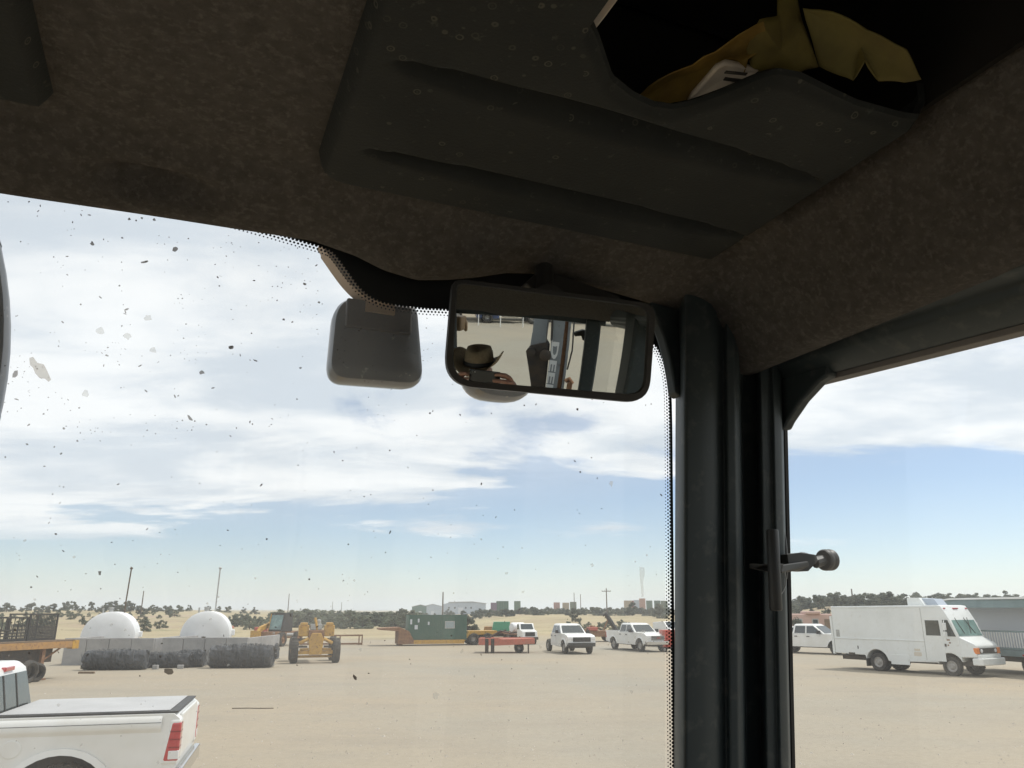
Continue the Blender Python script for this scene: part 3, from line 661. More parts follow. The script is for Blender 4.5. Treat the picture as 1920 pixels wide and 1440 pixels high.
    b = MB()
    for s in (-1, 1): b.box(xr-2.40, xr-2.28, s*.98, s*1.06, .7, 2.5)
    b.build('rear_door_post', P, t)
step_van()

# ---------------------------------------------------------------- long pale trailer with a railed porch behind the van
def porch_trailer():
    a = at(1752, 46); bq = at(1990, 41.5); d = (bq-a).normalized(); z0 = 0
    t = thing('porch_trailer', 'long pale trailer with teal railed porch and white roof behind the step van', 'trailer', (a.x, a.y, min(a.z, bq.z)), head(d)); Lr = 11.0
    b = MB(); b.box(0.3, Lr, .9, 3.4, 1.15, 2.95); b.build('wall', 'panel', t)
    b = MB(); b.prism([(0, 2.95), (.45, 3.22), (1.4, 3.30), (Lr, 3.30), (Lr, 2.93), (0, 2.93)], 'y', -.25, 3.5); b.build('fascia', 'teal', t)
    b = MB(); b.prism([(.3, 3.25), (1.3, 3.38), (Lr, 3.42), (Lr, 3.31), (1.4, 3.31)], 'y', -.35, 3.5); b.build('roof', 'white', t)
    for x in (.7, 5.9, 6.95, 8.6, 10.4): b = MB(); b.box(x, x+.12, -.08, .04, 1.05, 2.93); b.build('post', 'teal', t)
    for x in (6.15, 8.0): 
        b = MB(); b.box(x, x+.72, .84, .893, 1.2, 2.7); dd = b.build('door' if x < 7 else 'window', 'galv', t); b = MB(); b.box(x+.1, x+.62, .80, .838, 1.5, 2.6); b.build('pane', 'glassdark', dd)
    for z in (1.12, 1.86): b = MB(); b.box(.6, Lr, -.05, .01, z, z+.07); b.build('rail', 'teal', t)
    b = MB(); b.box(-.02, .02, -.02, .02, 1.19, 1.86); o = b.build('baluster', 'white', t); me = o.data; o.location = (.8, -.02, 0)
    for i in range(1, 74):
        c = bpy.data.objects.new('baluster', me); COL.objects.link(c); c.parent = t; c.location = (.8+i*.138, -.02, 0)
    b = MB(); b.box(.2, Lr, -.06, 3.4, .82, 1.08); b.build('deck_beam', 'teal', t)
    b = MB(); b.box(1.2, Lr, .2, 3.2, .58, .80); b.build('chassis', 'darkmetal', t)
    for x in (2.6, 4.6, 6.0): b = MB(); b.box(x, x+.3, -.075, -.061, .85, .93); b.build('reflector', 'redlens', t)
    for x in (4.7, 5.75, 9.6):
        wheel(t, x, .32, .46, .3, 'steel'); wheel(t, x, 3.1, .46, .3, 'steel')
porch_trailer()

# ---------------------------------------------------------------- tanks, walls, heaps at the left
def white_tank(px, d, dia, yt, label, rz, ln=4.4):
    p = at(px, d); t = thing('storage_tank', label, 'tank', p, rz); r = dia/2; zc = hgt(p, yt, px)-r
    b = MB(); prof = [(.001, -.10), (r*.5, -.08), (r*.9, -.03), (r, .06), (r, ln-.06), (r*.9, ln+.03), (.001, ln+.1)]
    b.lathe(prof, (0, 0, zc), (0, 1, 0), 48, False); b.build('shell', 'tank', t, smooth=40)
    b = MB(); b.lathe([(.13, 0), (.13, .22), (.17, .22), (.17, .3), (.001, .31)], (-.1, .9, zc+r-.04), (0, 0, 1), 14); b.lathe([(.05, 0), (.05, .3), (.001, .3)], (-.55, 1.1, zc+r-.08), (0, 0, 1), 8); b.build('filler_cap', 'galv', t)
    b = MB(); b.box(r-.12, r+.18, 3.0, 3.6, zc-.1, zc+.25); b.build('side_outlet', 'tank', t, bevel=.04)
    b = MB()
    for y in (.8, ln-.8): b.box(-r*.8, r*.8, y-.15, y+.15, -.05, max(.1, zc-r*.55))
    b.build('saddle', 'concrete', t)
    return t, p, zc+r
tA = at(214, 46); azA = atan2(tA.x, tA.y)
t1, p1, top1 = white_tank(209, 54, 2.95, 1147, 'white storage tank behind the concrete wall nearer the orange trailer', radians(21))
t2, p2, top2 = white_tank(389, 52, 2.80, 1146, 'white storage tank behind the concrete wall nearer the dark loader', radians(17))
def vent_pole(px0, py0, px1, py1, d, label, m):
    a = at(px0, d); za = hgt(a, py0, px0); c = at(px1, d); zc = hgt(c, py1, px1); t = thing('vent_pole', label, 'pole', (a.x, a.y, a.z), 0)
    b = MB(); top = V((c.x-a.x, c.y-a.y, zc+c.z-a.z)); low = V((0, 0, -.05)); b.tube([low, V((0, 0, za)), top], .045, 8); b.build('post', m, t)
    b = MB(); b.lathe([(.09, 0), (.10, .08), (.001, .16)], top, (0, 0, 1), 10); b.build('cap', m, t)
vent_pole(234, 1132, 236, 1067, 57.5, 'thin brownish pole standing behind the tank nearer the orange trailer', 'bark')
vent_pole(404, 1132, 405, 1067, 55.5, 'thin pale pole rising behind the tank nearer the dark loader', 'galv')
def cwall(px0, px1, d0, d1, ytop, label, sides):
    a = at(px0, d0); c = at(px1, d1); d = c-a; L = V((d.x, d.y, 0)).length; t = thing('containment_wall', label, 'wall', (a.x, a.y, min(a.z, c.z)-.02), head(d)); h = hgt(a, ytop, px0)
    n = 4
    for i in range(n):
        b = MB(); b.box(L*i/n+.012, L*(i+1)/n-.012, 0, .2, 0, h+random.uniform(-.012, .012)); b.build('panel', 'concrete', t, bevel=.015)
    for x in (0, L-.2):
        b = MB(); b.box(x, x+.2, .21, 6.2, 0, h-.02); b.build('panel', 'concrete', t, bevel=.015)
cwall(130, 296, 50.0, 48.2, 1196, 'grey concrete block wall around the tank nearer the orange trailer', 1)
cwall(311, 470, 47.8, 46.2, 1195, 'grey concrete block wall around the tank nearer the dark loader', 1)

def wire_roll(px, py, r, L, rz, label, dens=150, dz=0.0, m='wire'):
    p = gp(px, py); t = thing('wire_roll', label, 'wire roll', (p.x, p.y, p.z+dz), rz, 'rolls of black wire before the tanks'); b = MB(); rnd = random.Random(px)
    rings = []
    for k in range(9):
        x = L*(k/8-.5)*.96; rings.append([(x+rnd.uniform(-.05, .05), cos(2*pi*i/20)*r*.93*rnd.uniform(.82, 1.05), max(.02, r*.9+sin(2*pi*i/20)*r*.93*rnd.uniform(.86, 1.05))) for i in range(20)])
    b.loft(rings); b.build('core', m, t)
    b = MB()
    for i in range(dens):
        a = rnd.uniform(0, 2*pi); x = rnd.uniform(-L/2, L/2); pts = []; rr = r*rnd.uniform(.92, 1.10)*(1-.25*(abs(x)/(L/2))**4)
        for k in range(6):
            aa = a+k*.42; pts.append((x+(k-2)*.05+rnd.gauss(0, .03), cos(aa)*rr, max(.02, r*.9+sin(aa)*rr)))
        b.tube(pts, .010, 3, False)
    o = b.build('strands', m, t, fix=False); o['kind'] = 'stuff'
wire_roll(452, 1252, .60, 3.1, radians(6), 'fat roll of black wire lying out past the wall end', 420)
wire_roll(470, 1236, .50, 3.3, radians(3), 'long roll of black wire behind the fat roll', 220)
wire_roll(215, 1256, .50, 3.0, radians(4), 'black wire roll lying against the wall beside the orange trailer', 300)
wire_roll(310, 1252, .40, 2.5, radians(2), 'thin black wire roll across the gap between the two walls', 220)
wire_roll(356, 1251, .45, 1.3, radians(8), 'short black wire roll beside the white sack', 160)
def block(px, py, s, label, name='concrete_block', m='concrete', rz=0.0, cat='block', bev=.02):
    p = gp(px, py); o = MB().box(-s[0]/2, s[0]/2, -s[1]/2, s[1]/2, 0, s[2]).build(name, m, bevel=bev); o.location = p; o.rotation_euler = (0, 0, rz); tag(o, label, cat)
block(262, 1255, (.5, .2, .16), 'pale concrete block flat on the dirt under the wire roll', rz=.1)
block(291, 1255, (.26, .2, .2), 'small pale block on the dirt before the gap of the walls')
block(338, 1254, (.3, .2, .18), 'pale block on the dirt beside the white sack', rz=.3)
block(162, 1263, (.75, .12, .09), 'short brown plank lying on the dirt by the trailer leg', 'plank', 'wood', -.05, 'plank')
def sack():
    p = gp(378, 1243); b = MB(); rnd = random.Random(4)
    rings = []
    for k, (s, z) in enumerate(((.12, 0), (.26, .06), (.30, .25), (.22, .45), (.10, .58), (.02, .62))): rings.append([(cos(i*pi/6)*s*rnd.uniform(.8, 1.2)+.12*k*.3, sin(i*pi/6)*s*.7*rnd.uniform(.8, 1.2), z) for i in range(12)])
    o = b.loft(rings).build('sack', 'white', smooth=50); o.location = p; tag(o, 'crumpled white sack leaning on the black wire before the tank', 'sack')
sack()
p = gp(472, 1329); o = MB().tube([(-.55, 0, .012), (-.1, .02, .016), (.2, -.01, .013), (.6, .03, .012)], .012, 6).build('stick', 'bark'); o.location = p; tag(o, 'thin dark stick lying flat on the open dirt', 'stick')

def orange_trailer():
    p = gp(84, 1284); a = at(146, 39.8); c = at(-60, 36.5); d = (a-c).normalized(); t = thing('equipment_trailer', 'rusty orange flat trailer with parking leg, loaded with black racks', 'trailer', (c.x, c.y, c.z), head(d)); L = (a-c).length
    h1 = hgt(a, 1203, 140); h0 = h1-.27
    b = MB(); b.box(0, L, 0, .14, h0, h1); b.build('side_beam', 'orange', t, bevel=.01); b = MB(); b.box(0, L, 2.2, 2.34, h0, h1); b.build('side_beam', 'orange', t, bevel=.01)
    for i in range(8): b = MB(); b.box(0.0, L+.1, .0+.29*i, .26+.29*i, h1+.004, h1+.06); b.build('deck_plank', 'wood', t)
    for i in range(6): b = MB(); x = .2+i*(L-.5)/5; b.box(x, x+.12, .15, 2.19, h0+.05, h1-.05); b.build('cross_member', 'rust', t)
    b = MB(); b.box(L+.01, L+.34, 0, .3, h0-.05, h1+.03); b.build('end_bracket', 'yellow', t)
    x = L-1.35; b = MB(); b.box(x, x+.14, .1, .24, 0, h0); b.tube([(x+.07, .17, h0*.6), (x+.9, .17, h0)], .04, 6); b.build('parking_leg', 'rust', t); b = MB(); b.box(x-.12, x+.26, 0, .4, -.01, .05); b.build('leg_foot', 'rust', t)
    b = MB(); b.box(0, L-.6, .4, 1.9, h0-.55, h0-.02); b.build('under_frame', 'darkmetal', t)
    for x in (.5, 1.6): wheel(t, x, .15, .45, .28, 'rust'); wheel(t, x, 2.2, .45, .28, 'rust')
    w = t.matrix_basis.copy(); Mx = Matrix.Translation(t.location) @ Matrix.Rotation(head(d), 4, 'Z')
    for x0, x1, hh, lab, slats in ((L-3.6, L-2.0, .95, 'open black steel rack standing on the orange trailer', 4), (L-1.95, L-.55, 1.08, 'black mesh crate on the end of the orange trailer', 9)):
        r = thing('steel_rack', lab, 'rack', Mx @ V((x0, .4, h1+.06)), head(d)); w_ = x1-x0
        for x in (0, w_-.06):
            for y in (0, 1.1): b = MB(); b.box(x, x+.06, y, y+.06, 0, hh); b.build('post', 'black', r)
        for z in (0, hh-.06): b = MB(); b.box(.06, w_-.06, 0, .05, z, z+.06); b.box(.06, w_-.06, 1.11, 1.16, z, z+.06); b.build('rail', 'black', r)
        b = MB()
        for i in range(slats*2): x = .08+(w_-.16)*i/(slats*2); b.box(x, x+.03, .02, .04, .06, hh-.06); b.box(x, x+.03, 1.12, 1.14, .06, hh*.6)
        for i in range(slats): z = .06+(hh*.5)*i/slats; b.box(.06, w_-.06, .0, .018, z, z+.05)
        q = b.build('mesh', 'black', r)
    for k, (x, y, s) in enumerate(((L-2.6, -.9, .42), (L-2.0, -.6, .36))):
        q = Mx @ V((x, y+.2, 0)); o = thing('tyre', ('old black tyre leaning under the orange trailer beside its leg', 'worn tyre flat against the trailer underframe', 'grey tyre at the open end of the orange trailer', 'small tyre leaning by the concrete wall end')[k], 'tyre', (q.x, q.y, gz(q.x, q.y)), head(d)+random.uniform(-.3, .3), 'tyres under the orange trailer')
        b = MB(); b.lathe([(s*.55, -.09), (s*.85, -.11), (s, -.07), (s, .07), (s*.85, .11), (s*.55, .09)], (0, 0, s), (0, 1, .12), 22, False); b.build('tread', 'rubber', o, smooth=40, solid=.02)
orange_trailer()

# ---------------------------------------------------------------- machines and trailers along the far side of the yard
def yellow_grader():
    p = gp(584, 1243); t = thing('road_grader', 'old yellow grader with tall tyres parked facing the cab', 'grader', p+V((-.12, .9, 0)), facing(17))
    for s in (-1, 1): wheel(t, 1.0, s*1.14, .66, .42, 'yellow', n=22); wheel(t, -1.4, s*1.14, .66, .42, 'yellow', n=22)
    b = MB(); b.box(.7, 1.3, -1.0, 1.0, .48, .66); b.tube([(1.0, -.95, .35), (1.0, .95, .35)], .07, 8); b.build('front_axle', 'yellow', t, bevel=.02)
    b = MB(); b.prism([(-.34, .45), (.34, .45), (.40, 1.25), (.25, 1.6), (-.25, 1.6), (-.40, 1.25)], 'x', 1.25, 1.42); b.build('nose_plate', 'yellow', t, bevel=.03)
    b = MB(); b.box(-2.6, 1.2, -.30, .30, .95, 1.25); b.build('main_frame', 'yellow', t, bevel=.02)
    for s in (-1, 1):
        b = MB(); b.box(.55, 1.2, s*.42, s*.98, 1.42, 2.02); b.box(.7, 1.24, s*.5, s*.9, 1.98, 2.16); b.build('side_housing', 'yellow', t, bevel=.05)
        b = MB(); b.tube([(1.3, s*.40, 1.3), (1.25, s*.9, 1.05)], .09, 8); b.tube([(1.3, s*.38, .75), (1.2, s*.85, .72)], .07, 8); b.build('arm', 'yellow', t)
        b = MB(); b.box(1.0, 1.15, s*.45, s*.95, .82, .92); b.box(1.05, 1.2, s*.40, s*.95, 1.18, 1.32); b.build('hydraulics', 'darkmetal', t)
    b = MB(); b.box(.2, 1.3, -.42, .42, 1.3, 1.75); b.build('engine_block', 'rust', t, bevel=.03)
    b = MB(); b.tube([(1.0, .05, 1.6), (1.1, -.02, 2.0), (1.05, -.12, 2.42)], .07, 8); b.build('lever_post', 'yellow', t)
    b = MB(); b.box(.7, 1.1, -.35, .3, 1.76, 2.08); b.lathe([(.13, 0), (.13, .25), (.001, .28)], (.9, .1, 2.05), (0, 0, 1), 12); b.build('valve_bank', 'galv', t, bevel=.03)
    b = MB(); b.tube([(1.1, -1.25, 1.52), (1.1, -1.6, 1.52)], .09, 10); b.build('cylinder', 'galv', t)
yellow_grader()
def dark_loader():
    p = gp(515, 1212); t = thing('telehandler', 'dark cabbed loader with yellow fork arm behind the grader', 'loader', p+V((0, 1.0, 0)), facing(-14))
    for s in (-1, 1): wheel(t, 1.2, s*.95, .55, .4, 'rust', n=20); wheel(t, -1.3, s*.95, .55, .4, 'rust', n=20)
    b = MB(); b.box(-2.0, 1.7, -.7, .7, .6, 1.15); b.build('body', 'rust', t, bevel=.05)
    b = MB(); b.prism([(-.8, 1.15), (.9, 1.15), (.55, 2.55), (-.7, 2.55)], 'y', -.55, .75); b.build('cab', 'black', t, bevel=.05)
    b = MB(); b.plate([(.88, -.45, 1.3), (.88, .62, 1.3), (.57, .62, 2.45), (.57, -.45, 2.45)], .02, V((1, 0, .25))); b.build('windshield', 'glassteal', t)
    b = MB(); b.box(-.7, .6, -.57, .77, 2.56, 2.62); b.build('roof', 'black', t)
    for y in (-.5, .7): b = MB(); b.tube([(.93, y, 1.15), (.6, y, 2.55)], .045, 6); b.build('cab_post', 'yellow' if y < 0 else 'black', t)
    b = MB(); b.prism([(-1.5, 1.9), (-1.4, 2.25), (1.6, 1.55), (2.4, .75), (2.1, .65), (1.4, 1.2)], 'y', -.98, -.72); b.build('boom', 'yellow', t, bevel=.03)
    b = MB(); b.box(2.2, 2.35, -1.25, -.35, .12, 1.25); b.prism([(2.36, -.02), (3.2, -.02), (3.2, .05), (2.36, .1)], 'y', -1.15, -1.0); b.prism([(2.36, -.02), (3.2, -.02), (3.2, .05), (2.36, .1)], 'y', -.6, -.45); b.build('fork_carriage', 'yellow', t, bevel=.02)
dark_loader()
def red_box():
    p = gp(478, 1204); t = thing('steel_bin', 'dark red steel bin standing beside the dark loader', 'bin', p+V((0, 1.5, 0)), .2)
    b = MB(); b.box(-.6, .6, -.5, .5, .1, 1.3); b.build('bin_body', 'red', t, bevel=.03); b = MB()
    for x in (-.6, -.2, .2, .55): b.box(x, x+.06, -.56, -.5, .1, 1.32)
    b.build('ribs', 'rust', t); b = MB(); b.box(-.55, -.4, -.45, .45, 0, .1); b.box(.4, .55, -.45, .45, 0, .1); b.build('skid', 'rust', t)
    p = gp(408, 1186); t = thing('flat_trailer', 'low red trailer with pale load behind the second tank', 'trailer', p, .05)
    b = MB(); b.box(-1.7, 1.7, -1, 1, .5, .75); b.build('deck', 'redfade', t, bevel=.02); b = MB(); b.box(-.9, 1.2, -.7, .7, .76, 1.1); b.build('load', 'galv', t, bevel=.05)
    for x in (-.6, .3): wheel(t, x, -.9, .35, .22, 'steel', n=16); wheel(t, x, .9, .35, .22, 'steel', n=16)
red_box()
def truss_frame():
    a = gp(560, 1211); c = gp(677, 1210); d = c-a; L = d.length; t = thing('truss_frame', 'long rusty open steel frame lying behind the grader', 'frame', a+V((0, .6, 0)), head(d))
    h = .80
    for z in (.04, h-.08): b = MB(); b.box(0, L, 0, .1, z, z+.08); b.build('rail', 'rust', t); b = MB(); b.box(0, L, 1.5, 1.6, z, z+.08); b.build('rail', 'rust', t)
    for x in (0, L*.32, L*.55, L*.62, L*.93, L-.1): b = MB(); b.box(x, x+.1, .01, .09, .12, h-.08); b.build('upright', 'rust', t); b = MB(); b.box(x, x+.1, .1, 1.5, .05, .11); b.build('cross_bar', 'rust', t)
truss_frame()
def lowboy():
    a = gp(742, 1212); c = gp(905, 1210); d = c-a; L = V((d.x, d.y, 0)).length; rz = head(d); t = thing('lowboy_trailer', 'rusty yellow lowboy trailer carrying the green container', 'trailer', a+V((0, .5, 0)), rz)
    b = MB(); b.prism([(-1.5, 1.28), (-1.5, 1.40), (.2, 1.48), (1.0, 1.15), (1.4, .46), (1.4, .14), (.1, .12), (.1, 1.15)], 'y', 0, 2.3); b.build('gooseneck', 'rust', t, bevel=.03)
    b = MB(); b.box(1.41, L-1.6, 0, .12, .14, .455); b.box(1.41, L-1.6, 2.18, 2.3, .14, .455); b.build('side_beam', 'yellow', t, bevel=.02)
    for i in range(7): b = MB(); b.box(1.42, L-1.6, .13+.29*i, .40+.29*i, .38, .445); b.build('deck_plank', 'wood', t)
    b = MB(); b.prism([(L-1.59, .2), (L-1.59, .5), (L-1.2, 1.15), (L+1.3, 1.15), (L+1.3, .85), (L-1.1, .8)], 'y', 0.3, 2.0); b.build('rear_frame', 'yellow', t, bevel=.02)
    for x in (L-.75, L+.45): wheel(t, x, .12, .47, .3, 'steel', n=20); wheel(t, x, 2.2, .47, .3, 'steel', n=20)
    b = MB(); b.box(.2, .5, .3, .6, 0, .3); b.box(.2, .5, 1.7, 2.0, 0, .3); b.build('landing_leg', 'rust', t)
    Mx = Matrix.Translation(t.location) @ Matrix.Rotation(rz, 4, 'Z'); q = Mx @ V((.95, .15, .45)); g = thing('green_container', 'dark green container cabin riding on the lowboy trailer', 'container', q, rz); W_ = 4.95; H = 1.95
    b = MB(); b.box(0, W_, 0, 2.1, 0, H); b.build('body', 'green', g, bevel=.02)
    n = 26
    b = MB(); b.box(-.03, .03, -.035, -.002, .1, H-.1); o = b.build('corrugation', 'green', g); me = o.data; o.location = (.2, 0, 0)
    for i in range(1, n):
        x = .2+i*(W_-.4)/(n-1)
        if 3.0 < x < 3.95: continue
        k = bpy.data.objects.new('corrugation', me); COL.objects.link(k); k.parent = g; k.location = (x, 0, 0)
    b = MB(); b.box(3.06, 3.9, -.05, -.003, .9, 1.5); f = b.build('window', 'galv', g); b = MB(); b.box(3.12, 3.84, -.06, -.051, .96, 1.44); b.build('pane', mat('pale_glass', (.30, .36, .38), .1, spec=.8), f)
    for x, z, w, hh in ((.12, 1.25, .16, .4), (.5, .85, .26, .34), (.75, 1.4, .14, .3), (1.6, 1.2, .14, .25)): b = MB(); b.box(x, x+w, -.045, -.036, z, z+hh); b.build('sticker', 'panel', g)
    b = MB(); b.box(0, W_, -.02, .1, H, H+.05); b.box(0, W_, 2.0, 2.12, H, H+.05); b.build('roof_rail', 'green', g)
lowboy()
def red_trailer():
    a = gp(897, 1225); c = gp(1003, 1225); d = c-a; L = d.length; t = thing('red_trailer', 'faded red low trailer with dark parking legs in front of the dark truck row', 'trailer', a, head(d))
    b = MB(); b.prism([(0, .55), (0, .98), (L*.35, 1.0), (L*.42, .92), (L, .98), (L, .62), (L*.8, .58), (L*.3, .5)], 'y', 0, .12); b.build('side_beam', 'redfade', t, bevel=.02); b = MB(); b.prism([(0, .55), (0, .98), (L, .98), (L, .6)], 'y', 2.1, 2.22); b.build('side_beam', 'redfade', t, bevel=.02)
    for i in range(7): b = MB(); b.box(.1, L-.1, .13+.28*i, .38+.28*i, .86, .93); b.build('deck_plank', 'redfade', t)
    for x in (.45, .85): b = MB(); b.box(x, x+.24, -.03, .3, 0, .95); b.build('parking_leg', 'darkmetal', t, bevel=.02)
    for x in (L*.72,): wheel(t, x, .35, .33, .3, 'steel', n=18); wheel(t, x, 1.9, .33, .3, 'steel', n=18)
    b = MB(); b.box(L-.5, L-.4, .05, .15, 0, .6); b.build('stand', 'darkmetal', t)
    b = MB(); b.tube([(.7, .5, 1.0), (1.5, .8, 1.45), (2.2, 1.1, 1.3)], .05, 6); b.tube([(.4, 1.2, .95), (1.9, 1.3, 1.5)], .05, 6); b.build('tow_bar', 'darkmetal', t)
red_trailer()
def flatbed_row():
    p = gp(990, 1212); q = p+V((-.3, 5.0, 0)); t = thing('flatbed_truck', 'white cabbed flatbed truck half hidden behind the red trailer', 'truck', (q.x, q.y, gz(q.x, q.y)), facing(18))
    for s in (-1, 1): wheel(t, 1.5, s*.9, .45, .26, 'steel', n=18); wheel(t, -2.2, s*.9, .45, .3, 'steel', n=18)
    b = MB(); b.prism([(.3, .8), (.3, 2.35), (1.0, 2.4), (1.45, 1.7), (2.4, 1.5), (2.5, .8)], 'y', -.95, .95); b.build('cab', 'white', t, bevel=.06)
    b = MB(); b.plate([(1.47, -.8, 1.72), (1.47, .8, 1.72), (1.04, .72, 2.32), (1.04, -.72, 2.32)], .01, V((.7, 0, .5))); b.build('windshield', 'glassdark', t)
    for s in (-1, 1): b = MB(); b.prism([(.4, 1.7), (1.3, 1.7), (1.0, 2.25), (.45, 2.25)], 'y', s*.952, s*.962); b.build('window', 'glassdark', t)
    b = MB(); b.box(2.48, 2.54, -.6, .6, .95, 1.4); b.build('grille', 'black', t); b = MB(); b.box(2.4, 2.65, -1, 1, .55, .85); b.build('bumper', 'darkmetal', t, bevel=.02)
    b = MB(); b.box(-4.6, .2, -1.15, 1.15, 1.0, 1.15); b.build('deck', 'rust', t); b = MB(); b.box(-4.5, 1.8, -.4, .4, .6, .98); b.build('chassis', 'darkmetal', t)
    Mx = Matrix.Translation(t.location) @ Matrix.Rotation(facing(18), 4, 'Z')
    o = thing('water_tank', 'white rounded water tank on the deck of the flatbed truck', 'tank', Mx @ V((-1.6, 0, 1.155)), facing(18)+.3)
    b = MB(); b.lathe([(.001, -1.0), (.5, -.96), (.62, -.8), (.62, .8), (.5, .96), (.001, 1.0)], (0, 0, .68), (0, 1, 0), 24, False); b.build('shell', 'tank', o, smooth=40); b = MB(); b.box(-.4, .4, -.8, .8, 0, .2); b.build('cradle', 'darkmetal', o)
    t.scale = (.72, .72, .72); o.scale = (.72, .72, .72); o.location.z -= 1.155*.28
    p = gp(932, 1205); q = p+V((0, 3, 0)); t = thing('equipment_trailer', 'dark flat trailer row carrying a green bin behind the red trailer', 'trailer', (q.x, q.y, gz(q.x, q.y)), .04)
    b = MB(); b.box(-2.5, 2.6, 0, 2.2, .72, .9); b.build('deck', 'rust', t); b = MB(); b.box(-2.4, 2.4, .5, 1.7, .4, .7); b.build('chassis', 'darkmetal', t)
    for x in (-1.9, -.8, 1.0, 2.0): wheel(t, x, .1, .42, .28, 'steel', n=18); wheel(t, x, 2.1, .42, .28, 'steel', n=18)
    for x, w, h, m, lab, nm in ((.3, 1.75, .85, mat('mint_paint', (.10, .33, .20), .5), 'mint green steel bin on the dark flat trailer', 'green_bin'), (-.95, .8, .42, 'orange', 'orange box at the end of the green bin', 'orange_box'), (2.1, 1.4, .5, 'orange', 'orange steel box under the white tank', 'orange_box')):
        o = thing(nm, lab, 'box', (q.x+x, q.y+.3, gz(q.x, q.y)+.903), .04); b = MB(); b.prism([(-w/2, 0), (w/2*.92, 0), (w/2, h), (-w/2*.8, h)], 'y', 0, 1.3); b.build('shell', m, o, bevel=.02); b = MB(); b.box(-w/2*.8, w/2, -.03, -.003, h-.09, h-.02); b.build('rim', m, o)
    p = gp(1253, 1222); t = thing('red_cabinet', 'red steel cabinet on wheels in front of the lettered pickup grille', 'cabinet', p, .1)
    hh = hgt(p, 1181, 1253); b = MB(); b.box(-.48, .62, -.4, .4, .32, hh); b.build('shell', 'red', t, bevel=.03); b = MB(); b.box(-.40, .05, -.415, -.401, .42, hh-.1); b.box(.09, .54, -.415, -.401, .42, hh-.1); b.build('door', 'red', t)
    b = MB(); b.box(-.46, .6, -.35, .35, .2, .315); b.build('base_frame', 'darkmetal', t)
    for x in (-.35, .5): wheel(t, x, -.36, .17, .12, 'steel', n=14); wheel(t, x, .36, .17, .12, 'steel', n=14)
    p = gp(1262, 1218); q = p+V((.6, 5, 0)); t = thing('white_truck', 'white high cab truck behind the red cabinet at the glass edge', 'truck', (q.x, q.y, gz(q.x, q.y)), facing(35))
    b = MB(); b.prism([(-1, .8), (-1, 2.3), (.5, 2.4), (1.0, 1.8), (1.6, 1.6), (1.7, .7)], 'y', -1, 1); b.build('cab', 'white', t, bevel=.06); b = MB(); b.plate([(1.02, -.85, 1.82), (1.02, .85, 1.82), (.54, .8, 2.34), (.54, -.8, 2.34)], .01, V((.7, 0, .5))); b.build('windshield', 'glassdark', t)
    for s in (-1, 1): wheel(t, .9, s*.9, .42, .26, 'steel', n=16); wheel(t, -1.2, s*.9, .42, .26, 'steel', n=16)
    b = MB(); b.box(-3, -1.05, -1, 1, .9, 1.05); b.build('deck', 'darkmetal', t); t.scale = (.82, .82, .82)
    # dark folding boom on rusty machinery between the two white trucks
    p = gp(1128, 1208); q = p+V((0, 5, 0)); t = thing('boom_machine', 'rusty machine with a bent black boom between the two white trucks', 'machine', (q.x, q.y, gz(q.x, q.y)), .1)
    b = MB(); b.box(-1.2, 2.0, 0, 1.8, .45, 1.0); b.build('body', 'rust', t, bevel=.05)
    for x in (-.8, 1.4): wheel(t, x, 0, .45, .3, 'rust', n=18); wheel(t, x, 1.8, .45, .3, 'rust', n=18)
    b = MB(); b.tube([(2.2, .6, .9), (1.5, .6, 2.0), (1.15, .6, 2.5), (.9, .6, 2.3)], [.2, .22, .2, .1], 8); b.build('boom', 'black', t, smooth=40); b = MB(); b.tube([(.9, .5, 1.0), (1.4, .55, 2.1)], .07, 6); b.tube([(-.9, .5, 1.0), (-.3, .5, 1.4), (.5, .5, 1.2)], .09, 6); b.build('ram', 'rust', t)
    b = MB(); b.box(-.6, .2, -.2, 1.2, 1.01, 1.3); b.build('engine_cover', 'red', t, bevel=.04)
flatbed_row()
def small_car():
    p = at(1500, 78); t = thing('parked_car', 'small white car parked beside the pink house', 'car', p, facing(75)); 
    b = MB(); b.prism([(-2, .35), (-2.05, .9), (-1.5, .95), (-1.0, 1.4), (.5, 1.42), (1.15, .95), (2.0, .8), (2.05, .35)], 'y', -.85, .85); b.build('body', 'white', t, bevel=.06)
    for s in (-1, 1):
        b = MB(); b.prism([(-1.3, .98), (1.0, .98), (.45, 1.33), (-.95, 1.33)], 'y', s*.852, s*.86); b.build('window', 'glassdark', t)
        for x in (-1.3, 1.25): wheel(t, x, s*.76, .32, .2, 'steel', n=16)
small_car()

# ---------------------------------------------------------------- the backhoe cab we sit in
# cab axes: R to the right, F forward, Z measured from the eye; the machine's own origin stands on the ground under the eye
CY, SY = cos(YAW), sin(YAW)
def cr(px, py):
    d = ray(px, py); return V((d.x*CY+d.y*SY, -d.x*SY+d.y*CY, d.z))
def L(R, F, Z): return V((R, F, Z+HC))
def cF(px, py, F): d = cr(px, py); d = d*(F/d.y); return L(d.x, d.y, d.z)
def cR(px, py, R): d = cr(px, py); d = d*(R/d.x); return L(d.x, d.y, d.z)
def cZ(px, py, Z): d = cr(px, py); d = d*(Z/d.z); return L(d.x, d.y, d.z)
def wld(v): return V((v[0]*CY-v[1]*SY, v[0]*SY+v[1]*CY, v[2]))
M['felt'] = mat('brown_felt', (.112, .105, .098), .98, c2=(.084, .078, .073), ns=60, c3=(.15, .14, .13), n3=150, lo3=.5, hi3=.72, bump=1.0, bs=260, bd=.004, spec=.1)
M['abs'] = mat('grey_plastic', (.030, .033, .032), .78, c2=(.022, .025, .025), ns=11, c3=(.06, .06, .054), n3=90, lo3=.64, hi3=.76, bump=.6, bs=300, bd=.0015, spec=.22)
